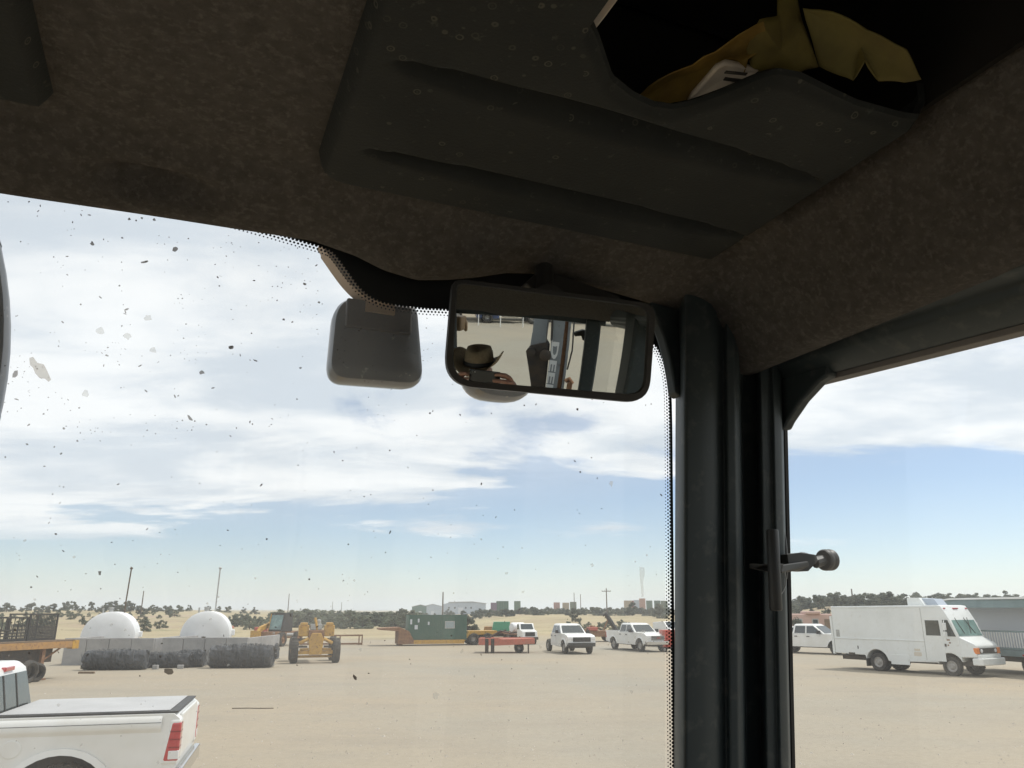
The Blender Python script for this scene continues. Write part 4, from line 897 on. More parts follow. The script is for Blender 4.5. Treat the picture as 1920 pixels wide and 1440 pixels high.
M['cabpaint'] = mat('dark_cab_paint', (.036, .048, .053), .5, c2=(.034, .046, .051), ns=9, c3=(.062, .072, .072), n3=50, spec=.35)
M['seal'] = mat('rubber_seal', (.02, .02, .02), .7)
M['frit'] = mat('black_glass_print', (.012, .014, .016), .5)
M['lampgrey'] = mat('dusty_grey_plastic', (.075, .090, .106), .28, c2=(.095, .11, .125), ns=9, c3=(.30, .30, .29), n3=70, lo3=.66, hi3=.74, spec=.6)
def splashed(m):
    # dried rings of old splashes on the moulded plastic, thickest towards one corner
    nt = m.node_tree; N = nt.nodes.new; Lk = nt.links.new; b = nt.nodes['Principled BSDF']; tc = N('ShaderNodeTexCoord')
    def M_(op, a, c=None):
        n = N('ShaderNodeMath'); n.operation = op
        for i, x in enumerate((a, c)):
            if x is None: continue
            if isinstance(x, float): n.inputs[i].default_value = x
            else: Lk(x, n.inputs[i])
        return n.outputs[0]
    def mr(x, a, c, d=0., e=1.):
        n = N('ShaderNodeMapRange'); Lk(x, n.inputs[0])
        for i, q in enumerate((a, c, d, e)): n.inputs[i+1].default_value = q
        return n.outputs[0]
    nd = N('ShaderNodeTexNoise'); nd.inputs['Scale'].default_value = 160; Lk(tc.outputs['Object'], nd.inputs[0])
    vo = N('ShaderNodeTexVoronoi'); vo.inputs['Scale'].default_value = 92; Lk(tc.outputs['Object'], vo.inputs[0])
    d = M_('MULTIPLY_ADD', nd.outputs[0], .16); n = d.node; Lk(vo.outputs['Distance'], n.inputs[2])
    ring = M_('MULTIPLY', mr(d, .26, .30), mr(d, .42, .36)); dot = mr(d, .20, .15, 0., .5)
    sc = N('ShaderNodeSeparateColor'); Lk(vo.outputs['Color'], sc.inputs[0])
    sp = N('ShaderNodeSeparateXYZ'); Lk(tc.outputs['Object'], sp.inputs[0])
    amt = M_('ADD', mr(sp.outputs[0], .1, .42, .16, .0), mr(sp.outputs[1], .56, .28, .0, .34))
    on = M_('LESS_THAN', sc.outputs[0], amt)
    f = M_('MULTIPLY', M_('MULTIPLY', M_('MAXIMUM', ring, dot), on), mr(sc.outputs[1], 0., 1., .15, .95))
    old = b.inputs['Base Color'].links[0].from_socket; mx = N('ShaderNodeMix'); mx.data_type = 'RGBA'; Lk(f, mx.inputs[0]); Lk(old, mx.inputs[6]); mx.inputs[7].default_value = (.085, .08, .066, 1); Lk(mx.outputs[2], b.inputs['Base Color'])
splashed(M['abs'])
M['tan'] = mat('tan_plastic', (.40, .28, .17), .6, c2=(.33, .23, .14), ns=10)
cab = thing('backhoe_loader', 'dark cab of a backhoe loader with felt headliner and grey roof panels', 'backhoe', (0, 0, 0), YAW)

# front edge of the headliner, heights read off the photograph
FE = [(-.75, .345), (-.66, .365), (-.5, .392), (-.265, .394), (.0, .400), (.10, .402), (.15, .393), (.185, .381), (.225, .376), (.264, .383), (.30, .392), (.34, .405), (.3776, .4115), (.45, .408), (.536, .400), (.60, .393), (.648, .386), (.69, .375), (.75, .350)]
def lerp_tab(T, x):
    if x <= T[0][0]: return T[0][1]
    for (a, b), (c, d) in zip(T, T[1:]):
        if x <= c: return b+(d-b)*(x-a)/(c-a)
    return T[-1][1]
def headliner():
    pc = cZ(285, 352, .415)
    def z(R, F):
        a = abs(R); base = .436
        base -= .122*sm(.590, .695, a)
        base += .16*sm(.215, .245, R)*sm(.600, .588, R)*sm(.62, .59, F)*sm(-.2, -.1, F)
        zf = lerp_tab(FE, R)
        s = sm(.705, .815, F); out = base*(1-s)+min(base, zf)*s
        rb = sm(-.42, -.78, F); out = out*(1-rb)+(.185+.03*sm(.0, .3, a))*rb
        # grab pocket beside the left panel
        out += .024*math.exp(-((R-pc.x)/.055)**4-((F-pc.y)/.026)**4)*(1-sm(.775, .805, F))
        return out+.0016*noise.noise(V((R*9, F*9, 0)))
    pc = cZ(285, 352, .415)
    P = []
    nR = 150; Fs = [-.80+.04*i for i in range(20)]+[.0+.02*i for i in range(31)]+[.61+.0075*i for i in range(29)]
    for F in Fs:
        P.append([L(-.71+1.42*k/nR, F, z(-.71+1.42*k/nR, F)) for k in range(nR+1)])
    F = Fs[-1]
    P.append([p+V((0, .010, .008)) for p in P[-1]]); P.append([p+V((0, .012, .05)) for p in P[-2]])
    for row in P:                                       # side edges turn up
        row.append(row[-1]+V((.006, 0, .008))); row.append(row[-1]+V((.004, 0, .04))); row.insert(0, row[0]+V((-.006, 0, .008))); row.insert(0, row[0]+V((-.004, 0, .04)))
    MB().grid(P).build('headliner', 'felt', cab, smooth=50)
headliner()
def roof_panel(name, R0, R1, F0, F1, grooves, lip=None, rad=.035):
    """moulded plastic panel under the felt; lip(R) gives the edge of the storage opening"""
    P = []; Rs = [R0+(R1-R0)*i/110 for i in range(111)]
    if lip:
        Rs = sorted(Rs+[lip_R0+(.03)*i/16 for i in range(17)])
    Fa = [F1-.003*i for i in range(6)]+[F1-.018-.0036*i for i in range(1, 160)]; Fa = [f for f in Fa if f > F0]+[F0]
    for R in Rs:
        e = min(R-R0, R1-R)/(R1-R0)
        fr = F1-(rad-sqrt(max(0, rad*rad-(rad-min(rad, R-R0))**2)) if R-R0 < rad else 0)-(.012-sqrt(max(0, .012**2-(.012-min(.012, R1-R))**2)) if R1-R < .012 else 0)
        bk = lip(R) if lip else F0
        row = []
        for F in Fa:
            F = max(min(F, fr), bk); z = .420
            d = min(R-R0, R1-R, (fr-F)); d2 = (F-bk) if lip else 9
            z += .015*(1-sm(0, .010, d)) if d < .010 else 0
            if d2 < .012 and lip: z += .006*(1-sm(0, .012, d2))
            for (a, b, w) in grooves:
                u = ((R-a[0])*(b[0]-a[0])+(F-a[1])*(b[1]-a[1]))/((b[0]-a[0])**2+(b[1]-a[1])**2)
                if 0 < u < 1:
                    q = (F-(a[1]+(b[1]-a[1])*u)); ww = w*(4*u*(1-u))**.45+.0005
                    # a pressed rib: sharp step at the front, slow run out behind
                    if -ww*1.0 < q < ww*1.6: z += .024*(4*u*(1-u))**.5*(sm(-ww, -ww*.6, q))*(1-sm(-ww*.3, ww*1.6, q))
            row.append(L(R, F, z))
        if lip: row += [row[-1]+V((0, -.003, .004)), row[-1]+V((0, .004, .009))]
        else: row += [row[-1]+V((0, -.004, .03))]
        row.insert(0, row[0]+V((0, .002, .02)))
        P.append(row)
    for k in (0, -1): 
        P.insert(0, [p+V((-.002, 0, .02)) for p in P[0]]) if k == 0 else P.append([p+V((.002, 0, .02)) for p in P[-1]])
    return MB().grid(P).build(name, 'abs', cab, smooth=60)
def gpt(px, py): p = cZ(px, py, .42); return (p.x, p.y)
LIP = [gpt(*q) for q in ((1106, 57), (1120, 86), (1128, 109), (1146, 162), (1185, 193), (1224, 211), (1262, 216), (1300, 209), (1360, 188), (1421, 162), (1456, 150), (1500, 158), (1561, 188), (1605, 208), (1692, 232), (1732, 236))]
mono = [LIP[0]]
for q in LIP[1:]:
    mono.append((max(q[0], mono[-1][0]+.0008), q[1]))
lip_R0 = mono[0][0]-.002
LT = [(-9, .16), (mono[0][0]-.012, .16), (mono[0][0]-.004, .30)]+mono
panelR0, panelR1, panelF1 = .084, .582, .722
rp = roof_panel('roof_panel', panelR0, panelR1, .16, panelF1, [(gpt(680, 282), gpt(1400, 447), .013), (gpt(735, 118), gpt(1540, 345), .016)], lambda R: min(lerp_tab(LT, R), .55)); rp['label'] = 'splash stained grey roof panel with open storage pocket'
roof_panel('roof_panel', -.645, -.146, .16, .700, [((-.60, .62), (-.19, .64), .013)])
def cubby():
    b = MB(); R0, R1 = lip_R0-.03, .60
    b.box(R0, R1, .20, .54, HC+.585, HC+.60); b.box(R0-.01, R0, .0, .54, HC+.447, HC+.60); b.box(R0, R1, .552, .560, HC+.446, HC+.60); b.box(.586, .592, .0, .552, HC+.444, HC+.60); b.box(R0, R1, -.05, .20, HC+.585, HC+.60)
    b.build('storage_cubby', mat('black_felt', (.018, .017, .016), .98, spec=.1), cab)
    b = MB(); b.tube([cZ(262, 322, .452), cZ(285, 312, .445), cZ(318, 317, .445), cZ(330, 322, .452)], .0035, 6); b.build('coat_hook', 'black', cab)
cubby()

# ---------------------------------------------------------------- windscreen, its printed edge, the dirt on it
LEAN = .10
def wF(Z): return .862-LEAN*(Z-.40)            # the glass leans out towards the bottom
def wp(px, py, off=0.0):
    d = cr(px, py); t = (.862+LEAN*.40-off)/(d.y+LEAN*d.z); return L(*(d*t))
M['windglass'] = glass_mat('windscreen_glass_clear', (.97, .985, .98), .10)
M['sideglass'] = glass_mat('side_glass_clear', (.975, .99, .985), .035)
b = MB(); b.add([L(R, wF(Z), Z) for R, Z in ((-.60, -1.1), (.604, -1.1), (.604, .44), (-.60, .44))], [(0, 1, 2, 3)])
wind = b.build('windshield', 'windglass', cab)
INNER = [(120, 352), (300, 383), (390, 404), (470, 424), (560, 450), (608, 464), (626, 474), (642, 494), (658, 516), (674, 537), (692, 553), (716, 565), (750, 572), (790, 577), (838, 580), (900, 586), (1000, 596), (1120, 606), (1190, 622), (1226, 645), (1240, 668), (1249, 696), (1254, 730), (1256, 790), (1257, 900), (1259, 1100), (1261, 1300), (1263, 1470)]
def catmull(P, n):
    out = []
    for i in range(len(P)-1):
        p0, p1, p2, p3 = P[max(i-1, 0)], P[i], P[i+1], P[min(i+2, len(P)-1)]
        for k in range(n):
            t = k/n; out.append(tuple(.5*(2*p1[j]+(p2[j]-p0[j])*t+(2*p0[j]-5*p1[j]+4*p2[j]-p3[j])*t*t+(3*p1[j]-p0[j]-3*p2[j]+p3[j])*t**3) for j in (0, 1)))
    return out+[P[-1]]
pts = [wp(x, y, .0025) for x, y in catmull(INNER, 4)]
outer = []
for (x, y), p in zip(catmull(INNER, 4), pts):
    q = p.copy()
    if p.x < .50: q.z = max(p.z+.012, HC+.44)
    else: q.x = max(.604, p.x+.004); q.z = p.z if p.z < HC+.3 else p.z+.12*sm(.3, .40, p.z-HC)
    q.y = wF(q.z-HC)-.0025; outer.append(q)
MB().grid([pts, outer]).build('printed_border', 'frit', wind, fix=False)
def frit_dots():
    b = MB(); path = [wp(x, y, .0025) for x, y in catmull(INNER, 8)]
    acc = 0; pitch = .0046; rows = ((.0006, .0019), (.0044, .0015), (.0080, .0010)); k = 0
    cl = [0]
    for a, c in zip(path, path[1:]): cl.append(cl[-1]+(c-a).length)
    s = 0; i = 0; n = 0
    wn = V((0, 1, LEAN)).normalized()
    while s < cl[-1]-pitch:
        while cl[i+1] < s: i += 1
        a, c = path[i], path[i+1]; t = (c-a).normalized(); p = a+t*(s-cl[i]); inn = wn.cross(t); 
        if inn.z > 0 and p.x < .5: inn = -inn
        if p.x >= .5 and inn.x > 0: inn = -inn
        for j, (o, r) in enumerate(rows):
            q = p+inn*o+t*(pitch*.5*(j % 2)); u = t; w = inn; m = len(b.v)
            b.v += [q+(u*cos(x*pi/3)+w*sin(x*pi/3))*r for x in range(6)]; b.f.append(tuple(range(m, m+6)))
        s += pitch
    o = b.build('border_dots', 'frit', wind, fix=False); o['kind'] = 'stuff'
frit_dots()
def specks():
    rnd = random.Random(21); dk = MB(); lt = MB(); wn = V((0, 1, LEAN)).normalized(); u = V((1, 0, 0)); w = u.cross(wn)
    def speck(b, px, py, s, el=1.0, n=7):
        c = wp(px, py, .002); a = rnd.uniform(0, pi); k = len(b.v)
        f = .62e-3*s
        for i in range(n):
            t = 2*pi*i/n; r = f*rnd.uniform(.6, 1.25); x, y = r*cos(t)*el, r*sin(t); b.v.append(c+u*(x*cos(a)-y*sin(a))+w*(x*sin(a)+y*cos(a)))
        b.f.append(tuple(range(k, k+n)))
    for px, py, s, e in ((328, 467, 4.5, 1.2), (378, 698, 5, 1), (243, 411, 2.6, 1), (266, 409, 2.2, 1), (289, 412, 2.8, 1.3), (173, 457, 2.6, 1.4), (272, 491, 2.5, 2.5), (571, 533, 3.2, 1), (598, 567, 2.5, 1), (434, 651, 3, 2.0), (433, 651, 3.4, 1.3), (29, 702, 4, 1.5), (473, 795, 1.6, 1), (119, 803, 2.2, 1), (356, 783, 2.8, 2.6), (317, 1259, 5, 1.6), (187, 1074, 3, 1.2), (665, 1270, 3, 1.8), (274, 490, 2, 1), (806, 775, 2.5, 1), (1083, 767, 3, 1), (983, 760, 2, 1), (28, 1181, 2.2, 1), (532, 599, 2.4, 1), (548, 604, 2, 1), (563, 690, 2, 1.5), (500, 1011, 2, 1), (653, 1021, 1.6, 1), (580, 1086, 1.6, 1), (1088, 885, 2, 1)): speck(dk, px, py, s, e)
    for i in range(430): speck(dk, rnd.uniform(5, 1250), 370+900*rnd.random()**1.5, rnd.choice((.7, .8, 1, 1, 1.3, 1.7)), rnd.choice((1, 1, 1.4, 2.4)), 5)
    for i in range(50):
        cx, cy = rnd.uniform(0, 820), rnd.uniform(380, 820)
        for k in range(5): speck(dk, cx+rnd.gauss(0, 16), cy+rnd.gauss(0, 14), rnd.choice((.6, .8, 1.1)), 1.3, 5)
    for i in range(170): speck(lt, rnd.uniform(5, 1250), rnd.uniform(1000, 1430), rnd.choice((.8, 1, 1.2, 2.4)), 1, 7)
    for px, py, s in ((817, 1305, 6), (1184, 1297, 4), (1088, 1173, 5.5), (1013, 1213, 3), (1206, 1185, 6), (676, 1218, 3), (866, 1221, 3.4), (1146, 907, 5), (1110, 1060, 4), (950, 1075, 3), (980, 1110, 3)): speck(lt, px, py, s, 1.3, 9)
    for px, py in ((188, 620), (277, 596), (287, 656), (159, 738), (240, 630)): speck(lt, px, py, 6, 1, 10)
    o = dk.build('dirt_specks', glass_mat('dark_dirt', (.8, .78, .75), .78, (.10, .085, .075)), wind, fix=False); o['kind'] = 'stuff'
    lm = glass_mat('dried_drops', (.90, .90, .88), .26)
    o = lt.build('dried_drops', lm, wind, fix=False); o['kind'] = 'stuff'
    o = MB(); c = [(55, 671), (62, 669), (70, 680), (82, 683), (88, 694), (96, 712), (91, 716), (84, 710), (74, 709), (66, 700), (62, 690), (56, 684)]
    o.add([wp(x, y, .003) for x, y in c], [tuple(range(len(c)))]); o = o.build('dried_splat', glass_mat('dried_splat_film', (.80, .77, .72), .5), wind, fix=False)
specks()
o = MB(); c = [(1199, 1063), (1208, 1064), (1209, 1075), (1206, 1090), (1207, 1118), (1203, 1120), (1201, 1096), (1199, 1076)]
o.add([wp(x, y, .003) for x, y in c], [tuple(range(len(c)))]); o.build('dried_streak', glass_mat('dried_streak_film', (.93, .92, .91), .16), wind, fix=False)

# ---------------------------------------------------------------- posts, header, door, latch
Z0, Z1 = -1.25, .47
def lean_prism(name, prof, m, zr, z0=Z0, z1=Z1, lean=.11, bevel=0.0, mirror=False, parent=None):
    """profile in (R, F) at height zr, swept up and down along the lean of the cab front"""
    s = -1 if mirror else 1; n = 6; rings = []
    for k in range(n+1):
        z = z0+(z1-z0)*k/n; rings.append([L(s*R, F-lean*(z-zr), z) for R, F in prof])
    return MB().loft(rings).build(name, m, parent or cab, bevel=bevel, seg=3, smooth=55)
def pxR(px, F, py=1300): d = cr(px, py); return (d.x*F/d.y, F)
zr = cF(1330, 1300, .83).z-HC
pil = [pxR(1265, .884), pxR(1276, .850), pxR(1282, .840), pxR(1288, .837), pxR(1316, .835), pxR(1338, .834), pxR(1350, .842), pxR(1362, .842), pxR(1368, .832), pxR(1384, .829), pxR(1392, .834), pxR(1396, .862), (.78, .95), (.665, .95)]
dor = [pxR(1398, .872), pxR(1428, .874), pxR(1431, .852), pxR(1436, .842), pxR(1457, .840), pxR(1461, .834), pxR(1475, .836), pxR(1478, .842), pxR(1481, .866), (.785, .92), (.70, .92)]
for mir in (False, True):
    lean_prism('front_pillar', pil, 'cabpaint', zr, mirror=mir, bevel=.004); lean_prism('door_post', dor, 'cabpaint', zr, mirror=mir, z1=.40, bevel=.003)
e = pxR(1479.5, .872); e2 = pxR(1483.5, .874)
lean_prism('door_seal', [(e[0], .868), (e2[0], .868), (e2[0]+.002, .89), (e[0], .89)], 'seal', zr, z1=.27)
def gussets():
    c = [(1221, 572), (1233, 598), (1246, 634), (1256, 672), (1262, 706), (1266, 734), (1275, 744), (1286, 738), (1300, 700), (1306, 640), (1306, 545), (1221, 545)]
    b = MB(); b.plate([cF(x, y, .815) for x, y in c], .018, V((0, 1, 0))); b.build('gusset', 'cabpaint', cab, bevel=.003)
    c = [(1436, 640), (1436, 800), (1466, 806), (1474, 790), (1500, 752), (1533, 716), (1552, 704), (1552, 640)]
    b = MB(); b.plate([cR(x, y, .752) for x, y in c], .018, V((1, 0, 0))); b.build('door_gusset', 'cabpaint', cab, bevel=.004)
    c = [(1372, 600), (1372, 716), (1386, 722), (1396, 705), (1397, 600)]
    b = MB(); b.plate([cF(x, y, .817) for x, y in c], .012, V((0, 1, 0))); b.build('gusset', 'cabpaint', cab, bevel=.004)
gussets()
def sloped(name, prof, F0, F1, m, bevel=0.0):
    # the header runs slightly uphill towards the front of the cab
    MB().loft([[L(r, F, z+(F-.76)*.075) for r, z in prof] for F in (F0, F1)]).build(name, m, cab, bevel=bevel, seg=2, smooth=50)
M['edge'] = mat('edge_strip', (.20, .185, .175), .5)
for s in (1, -1):
    sloped('door_header', [(s*.700, .350), (s*.706, .338), (s*.730, .331), (s*.733, .320), (s*.762, .3015), (s*.772, .3015), (s*.776, .312), (s*.80, .32), (s*.80, .62), (s*.69, .62), (s*.69, .36)], -.80, .90, 'cabpaint', .003)
    sloped('header_strip', [(s*.770, .295), (s*.781, .292), (s*.781, .308), (s*.770, .308)], -.05, .80, 'edge', .001)
    for F0, F1, n in ((-.02, .90, 'side_window'), (-.79, -.14, 'rear_side_window')):
        b = MB(); b.add([L(s*(.778 if n == 'side_window' or F > -.5 else .665), F, Z) for F, Z in ((F0, -1.0), (F1, -1.0), (F1, .32), (F0, .32))], [(0, 1, 2, 3)]); b.build(n, 'sideglass', cab)
    b = MB(); b.box(min(s*.69, s*.80), max(s*.69, s*.80), -.20, -.02, HC-1.25, HC+.34); b.build('centre_post', 'cabpaint', cab, bevel=.015)
    b = MB(); b.box(min(s*.765, s*.795), max(s*.765, s*.795), -.80, .90, HC-1.35, HC-1.0); b.build('side_panel', 'cabpaint', cab, bevel=.01)
# door latch
Fl = .800
M['latchpaint'] = mat('worn_black_paint', (.030, .033, .034), .5, c2=(.045, .043, .040), ns=40)
def latch():
    lt = MB(); a, c = cF(1448, 992, Fl-.03), cF(1455, 1146, Fl-.03); ax = (c-a).normalized()
    d = lt.lathe([(.001, 0), (.0068, .001), (.0076, .003), (.0076, (c-a).length-.003), (.0068, (c-a).length-.001), (.001, (c-a).length)], a, ax, 16).build('latch_handle', 'latchpaint', None, smooth=40)
    root = MB(); root.plate([cF(1410, 1056, Fl), cF(1437, 1058, Fl-.02), cF(1470, 1057, Fl-.02), cF(1468, 1066, Fl-.02), cF(1440, 1072, Fl-.02), cF(1411, 1066, Fl)], .006, V((0, 1, 0)))
    lo = root.build('door_latch', 'latchpaint', cab, bevel=.001); d.parent = lo
    b = MB(); b.plate([cF(1462, 1060, Fl-.02), cF(1516, 1052, Fl), cF(1518, 1063, Fl), cF(1505, 1068, Fl), cF(1466, 1075, Fl-.02)], .010, V((0, 1, 0))); b.build('latch_lever', 'latchpaint', lo, bevel=.0015)
    b = MB(); p = [cF(x, y, Fl+.005) for x, y in ((1476, 1039), (1500, 1036), (1530, 1040), (1534, 1052), (1516, 1071), (1480, 1069))]; b.plate(p, .020, V((0, 1, 0))); b.lathe([(.0065, 0), (.006, .0015), (.001, .0015)], cF(1508, 1039, Fl+.012), (0, -.3, 1), 14); b.build('latch_block', 'latchpaint', lo, bevel=.002)
    b = MB(); k0 = cF(1528, 1055, Fl+.012); k1 = cF(1557, 1050, Fl+.012); ax = (V((.86, .10, .03))).normalized(); o = cF(1543, 1050, Fl+.012)
    b.tube([k0, o+ax*.002], .0075, 10); b.lathe([(.001, 0), (.0125, 0), (.0140, .002), (.0143, .006), (.0132, .008), (.0132, .010), (.0143, .012), (.0140, .016), (.0115, .0185), (.001, .0185)], o, ax, 28); b.build('latch_knob', 'latchpaint', lo, smooth=35)
    b = MB(); b.tube([cF(x, y, Fl+.03) for x, y in catmull([(1432, 962), (1445, 968), (1458, 980), (1466, 1000), (1470, 1030), (1471, 1060), (1470, 1085)], 4)], .0046, 8); b.build('release_rod', 'latchpaint', lo, smooth=60)
    b = MB(); b.tube([cF(x, y, Fl-.028) for x, y in catmull([(1472, 1072), (1474, 1090), (1470, 1106), (1462, 1118)], 4)], .0007, 5); b.build('thin_wire', 'galv', lo)
latch()
# roof, floor and the rest of the machine round the cab
def machine():
    b = MB(); b.prism([(-.98, .612), (.96, .612), (1.02, .63), (1.0, .70), (.7, .77), (-.8, .77), (-1.0, .70)], 'x', -.83, .83); o = b.build('roof', 'tan', cab, bevel=.02); o.location = (0, 0, HC)
    b = MB(); b.prism([(.852, .437), (.868, .437), (.875, .61), (.852, .61)], 'x', -.70, .70); o = b.build('roof_front_rail', 'cabpaint', cab); o.location = (0, 0, HC)
    tr = catmull([(606, 448), (622, 470), (640, 496), (660, 522), (684, 545), (712, 560), (740, 566)], 4)
    rings = []
    for i, (x, y) in enumerate(tr):
        a = cF(x-(9 if i > 2 else 5), y+4, 1.0); c = cF(x+10, y-10, 1.0); rings.append([a, c, c+V((0, .03, .01)), a+V((0, .03, .0))])
    MB().loft(rings).build('roof_corner_trim', 'tan', cab, smooth=60)
    b = MB(); b.box(-.80, .80, -.80, .93, HC-1.42, HC-1.36); b.build('cab_floor', 'black', cab)
    b = MB(); b.box(-.79, .79, -.82, -.76, HC-1.36, HC-.62); b.build('rear_panel', 'cabpaint', cab, bevel=.01)
    for s in (-1, 1):
        b = MB(); b.box(*sorted((s*.55, s*.66)), -.83, -.76, HC-.62, HC+.22) if s > 0 else b.box(-.56, -.42, -.83, -.76, HC-.62, HC+.22); b.build('rear_pillar', 'cabpaint', cab, bevel=.015)
    b = MB(); b.box(-.70, .70, -.86, -.80, HC+.18, HC+.61); b.build('rear_header', 'cabpaint', cab, bevel=.01)
    b = MB(); b.box(-.56, -.415, -1.0, -.87, HC+.03, HC+.15); b.lathe([(.05, 0), (.05, .03), (.001, .03)], L(-.44, -1.0, .06), (.9, -.3, 0), 14); b.build('rear_work_lamp', 'tan', cab, bevel=.02)
    b = MB(); b.prism([(.47, .10), (.54, .13), (.58, .12), (.58, .05), (.54, .055), (.53, .085), (.48, .075)], 'y', -.90, -.84); o = b.build('rear_lamp_bracket', 'black', cab, bevel=.005); o.location = (0, 0, HC)
    # seat
    b = MB(); b.box(-.34, .20, -.62, -.10, HC-1.02, HC-.90); b.build('seat', 'black', cab, bevel=.04, seg=3); b = MB(); b.prism([(-.52, -.92), (-.72, -.32), (-.64, -.30), (-.42, -.90)], 'x', -.32, .18); o = b.build('seat_back', 'black', cab, bevel=.03, seg=3); o.location = (0, 0, HC)
    b = MB(); b.box(-.22, .08, -.5, -.2, HC-1.36, HC-1.02); b.build('seat_base', 'black', cab)
    # hull, hood and wheels, below the cab
    b = MB(); b.box(-.45, .45, .95, 2.9, .75, 1.28); b.build('hood', 'yellow', cab, bevel=.06, seg=3); b = MB(); b.box(-.5, .5, -1.6, 2.8, .55, .75); b.build('chassis', 'darkmetal', cab)
    b = MB(); b.box(-.78, .78, -.9, .93, .76, 1.175); b.build('hull', 'yellow', cab, bevel=.03)
    for s in (-1, 1):
        for y, r in ((-.9, .70), (2.1, .48)):
            w = wheel(cab, 0, 1.0, r, .42, 'yellow'); w.location = (s*1.12, y, r); w.rotation_euler = (0, 0, -pi/2*s)
machine()

# ---------------------------------------------------------------- mirror and lamps
Rm = .90
Q = cr(885, 695).normalized()*.88
CS = Q+Q.normalized()*Rm
def sph(px, py, extra=0.0):
    """point of the mirror's curved glass (a sphere bulging at the driver)"""
    d = cr(px, py).normalized(); r = Rm+extra; bq = d.dot(CS); disc = bq*bq-(CS.dot(CS)-r*r); return d*(bq-sqrt(max(disc, 0)))
def reflect(px, py):
    p = sph(px, py); n = (p-CS).normalized(); d = p.normalized(); return p, d-2*d.dot(n)*n
def rquad(c, rad, n=8):
    """closed outline of a quadrilateral with rounded corners"""
    out = []; m = len(c)
    for i in range(m):
        p = V(c[i]); a = V(c[i-1])-p; bq = V(c[(i+1) % m])-p; r = rad[i]; a = a.normalized()*r; bq = bq.normalized()*r
        for k in range(n+1):
            t = k/n; out.append(p+a*(1-t)**2+bq*t**2)
    return out
def resample(ol, n=120):
    P = ol+[ol[0]]; cl = [0]
    for a, c in zip(P, P[1:]): cl.append(cl[-1]+(c-a).length)
    out = []; i = 0
    for k in range(n):
        s = cl[-1]*k/n
        while cl[i+1] < s: i += 1
        out.append(P[i].lerp(P[i+1], (s-cl[i])/max(1e-9, cl[i+1]-cl[i])))
    return out
def mirror():
    # position read off the picture, then fixed as a curved glass with a rim and a back
    gl = resample(rquad([(858, 531), (1215, 577), (1206, 741), (848, 712)], [14, 22, 34, 44])); ou = resample(rquad([(847, 521), (1231, 570), (1217, 758), (830, 722)], [22, 30, 46, 58]))
    nm = (sph(1030, 640)-CS).normalized(); back = -nm; ctr = sph(1030, 640)
    t = thing('rear_view_mirror', 'black framed convex mirror hanging at the top of the windshield', 'mirror', wld(ctr+V((0, 0, HC))), YAW)
    O = ctr
    c = V((1030, 642)); rings = []
    for f in [1-.0495*i for i in range(20)]+[.01]: rings.append([sph(*(c+(q-c)*f))-O for q in gl])
    m = bpy.data.materials.new('mirror_glass'); m.use_nodes = True; bs = m.node_tree.nodes['Principled BSDF']; bs.inputs['Metallic'].default_value = 1; bs.inputs['Roughness'].default_value = .012; bs.inputs['Base Color'].default_value = (.66, .69, .67, 1)
    b = MB(); b.loft(rings, False); b.f.append(tuple(range(20*len(gl), 21*len(gl)))); b.build('mirror_glass', m, t, smooth=180)
    b = MB()
    r0 = [sph(*q)-O+back*.001 for q in gl]; r1 = [sph(*q)-O+nm*.004 for q in [g+(g-c)*.012 for g in gl]]; r2 = [sph(*q)-O+nm*.004 for q in [o-(o-c)*.012 for o in ou]]; r3 = [sph(*q)-O+back*.006 for q in ou]
    r4 = [sph(*(q-(q-c)*.02))-O+back*.022 for q in ou]; r5 = [sph(*(q-(q-c)*.25))-O+back*.034 for q in ou]
    b.loft([r0, r1, r2, r3, r4, r5], False); b.f.append(tuple(range(5*len(ou), 6*len(ou)))); b.build('frame', 'black', t, smooth=50)
    b = MB(); a = sph(1040, 560)-O+back*.03; b.tube([a, a+back*.03+V((0, 0, .02)), a+back*.035+V((0, 0, .10))], .012, 10); b.lathe([(.022, 0), (.022, .012), (.012, .02)], a-nm*.004, back, 16); b.build('bracket_arm', 'black', t, smooth=40)
    b = MB(); x = [cF(px, py, .80) for px, py in ((985, 530), (1003, 514), (1035, 511), (1065, 519), (1120, 538), (1165, 555), (1165, 566), (1000, 545))]; b.plate([p-V((0, 0, HC))-O for p in x], .02, V((0, 1, 0))); b.build('bracket_plate', 'black', t, bevel=.003)
mirror()
def work_lamp(corners, rad, F, label, cat='work lamp', name='work_lamp', group=None, th=.032, arm=True):
    ol = rquad(corners, rad); c = sum(ol, V((0, 0)))/len(ol)
    def P(q, F_): return cF(q[0], q[1], F_)
    o = cF(c[0], c[1], F); t = thing(name, label, cat, wld(o), YAW, group)
    R0 = [P(q, F)-o for q in ol]
    def shrink(f, dy): return [p*f+V((0, dy, 0)) for p in R0]
    b = MB(); b.loft([shrink(.62, -.010), shrink(.86, -.007), shrink(.955, -.002), shrink(1.0, .008), shrink(1.0, th*.7), shrink(.97, th)], True); b.build('housing', 'lampgrey', t, smooth=30)
    b = MB(); b.loft([shrink(.97, th+.001), shrink(.95, th+.008)]); b.build('lens', 'clearlens', t)
    top = max(R0, key=lambda p: p.z).z
    if arm: b = MB(); b.box(-.020, .035, .012, .030, top-.02, top+.15); b.build('bracket', 'darkmetal', t, bevel=.004)
    return t, o, top
t, o, top = work_lamp([(630, 550), (784, 570), (797, 724), (614, 710)], [52, 22, 34, 34], 1.03, 'dusty grey square lamp housing hanging outside the windshield beside the mirror', group='work lamps under the roof edge')
b = MB(); b.box(-.024, .018, -.020, -.016, top-.030, top-.014); b.build('reflector', 'tan', t)
b = MB(); b.box(-.05, .045, -.0158, -.004, top-.055, top-.012); b.build('back_cover', 'black', t, bevel=.003)
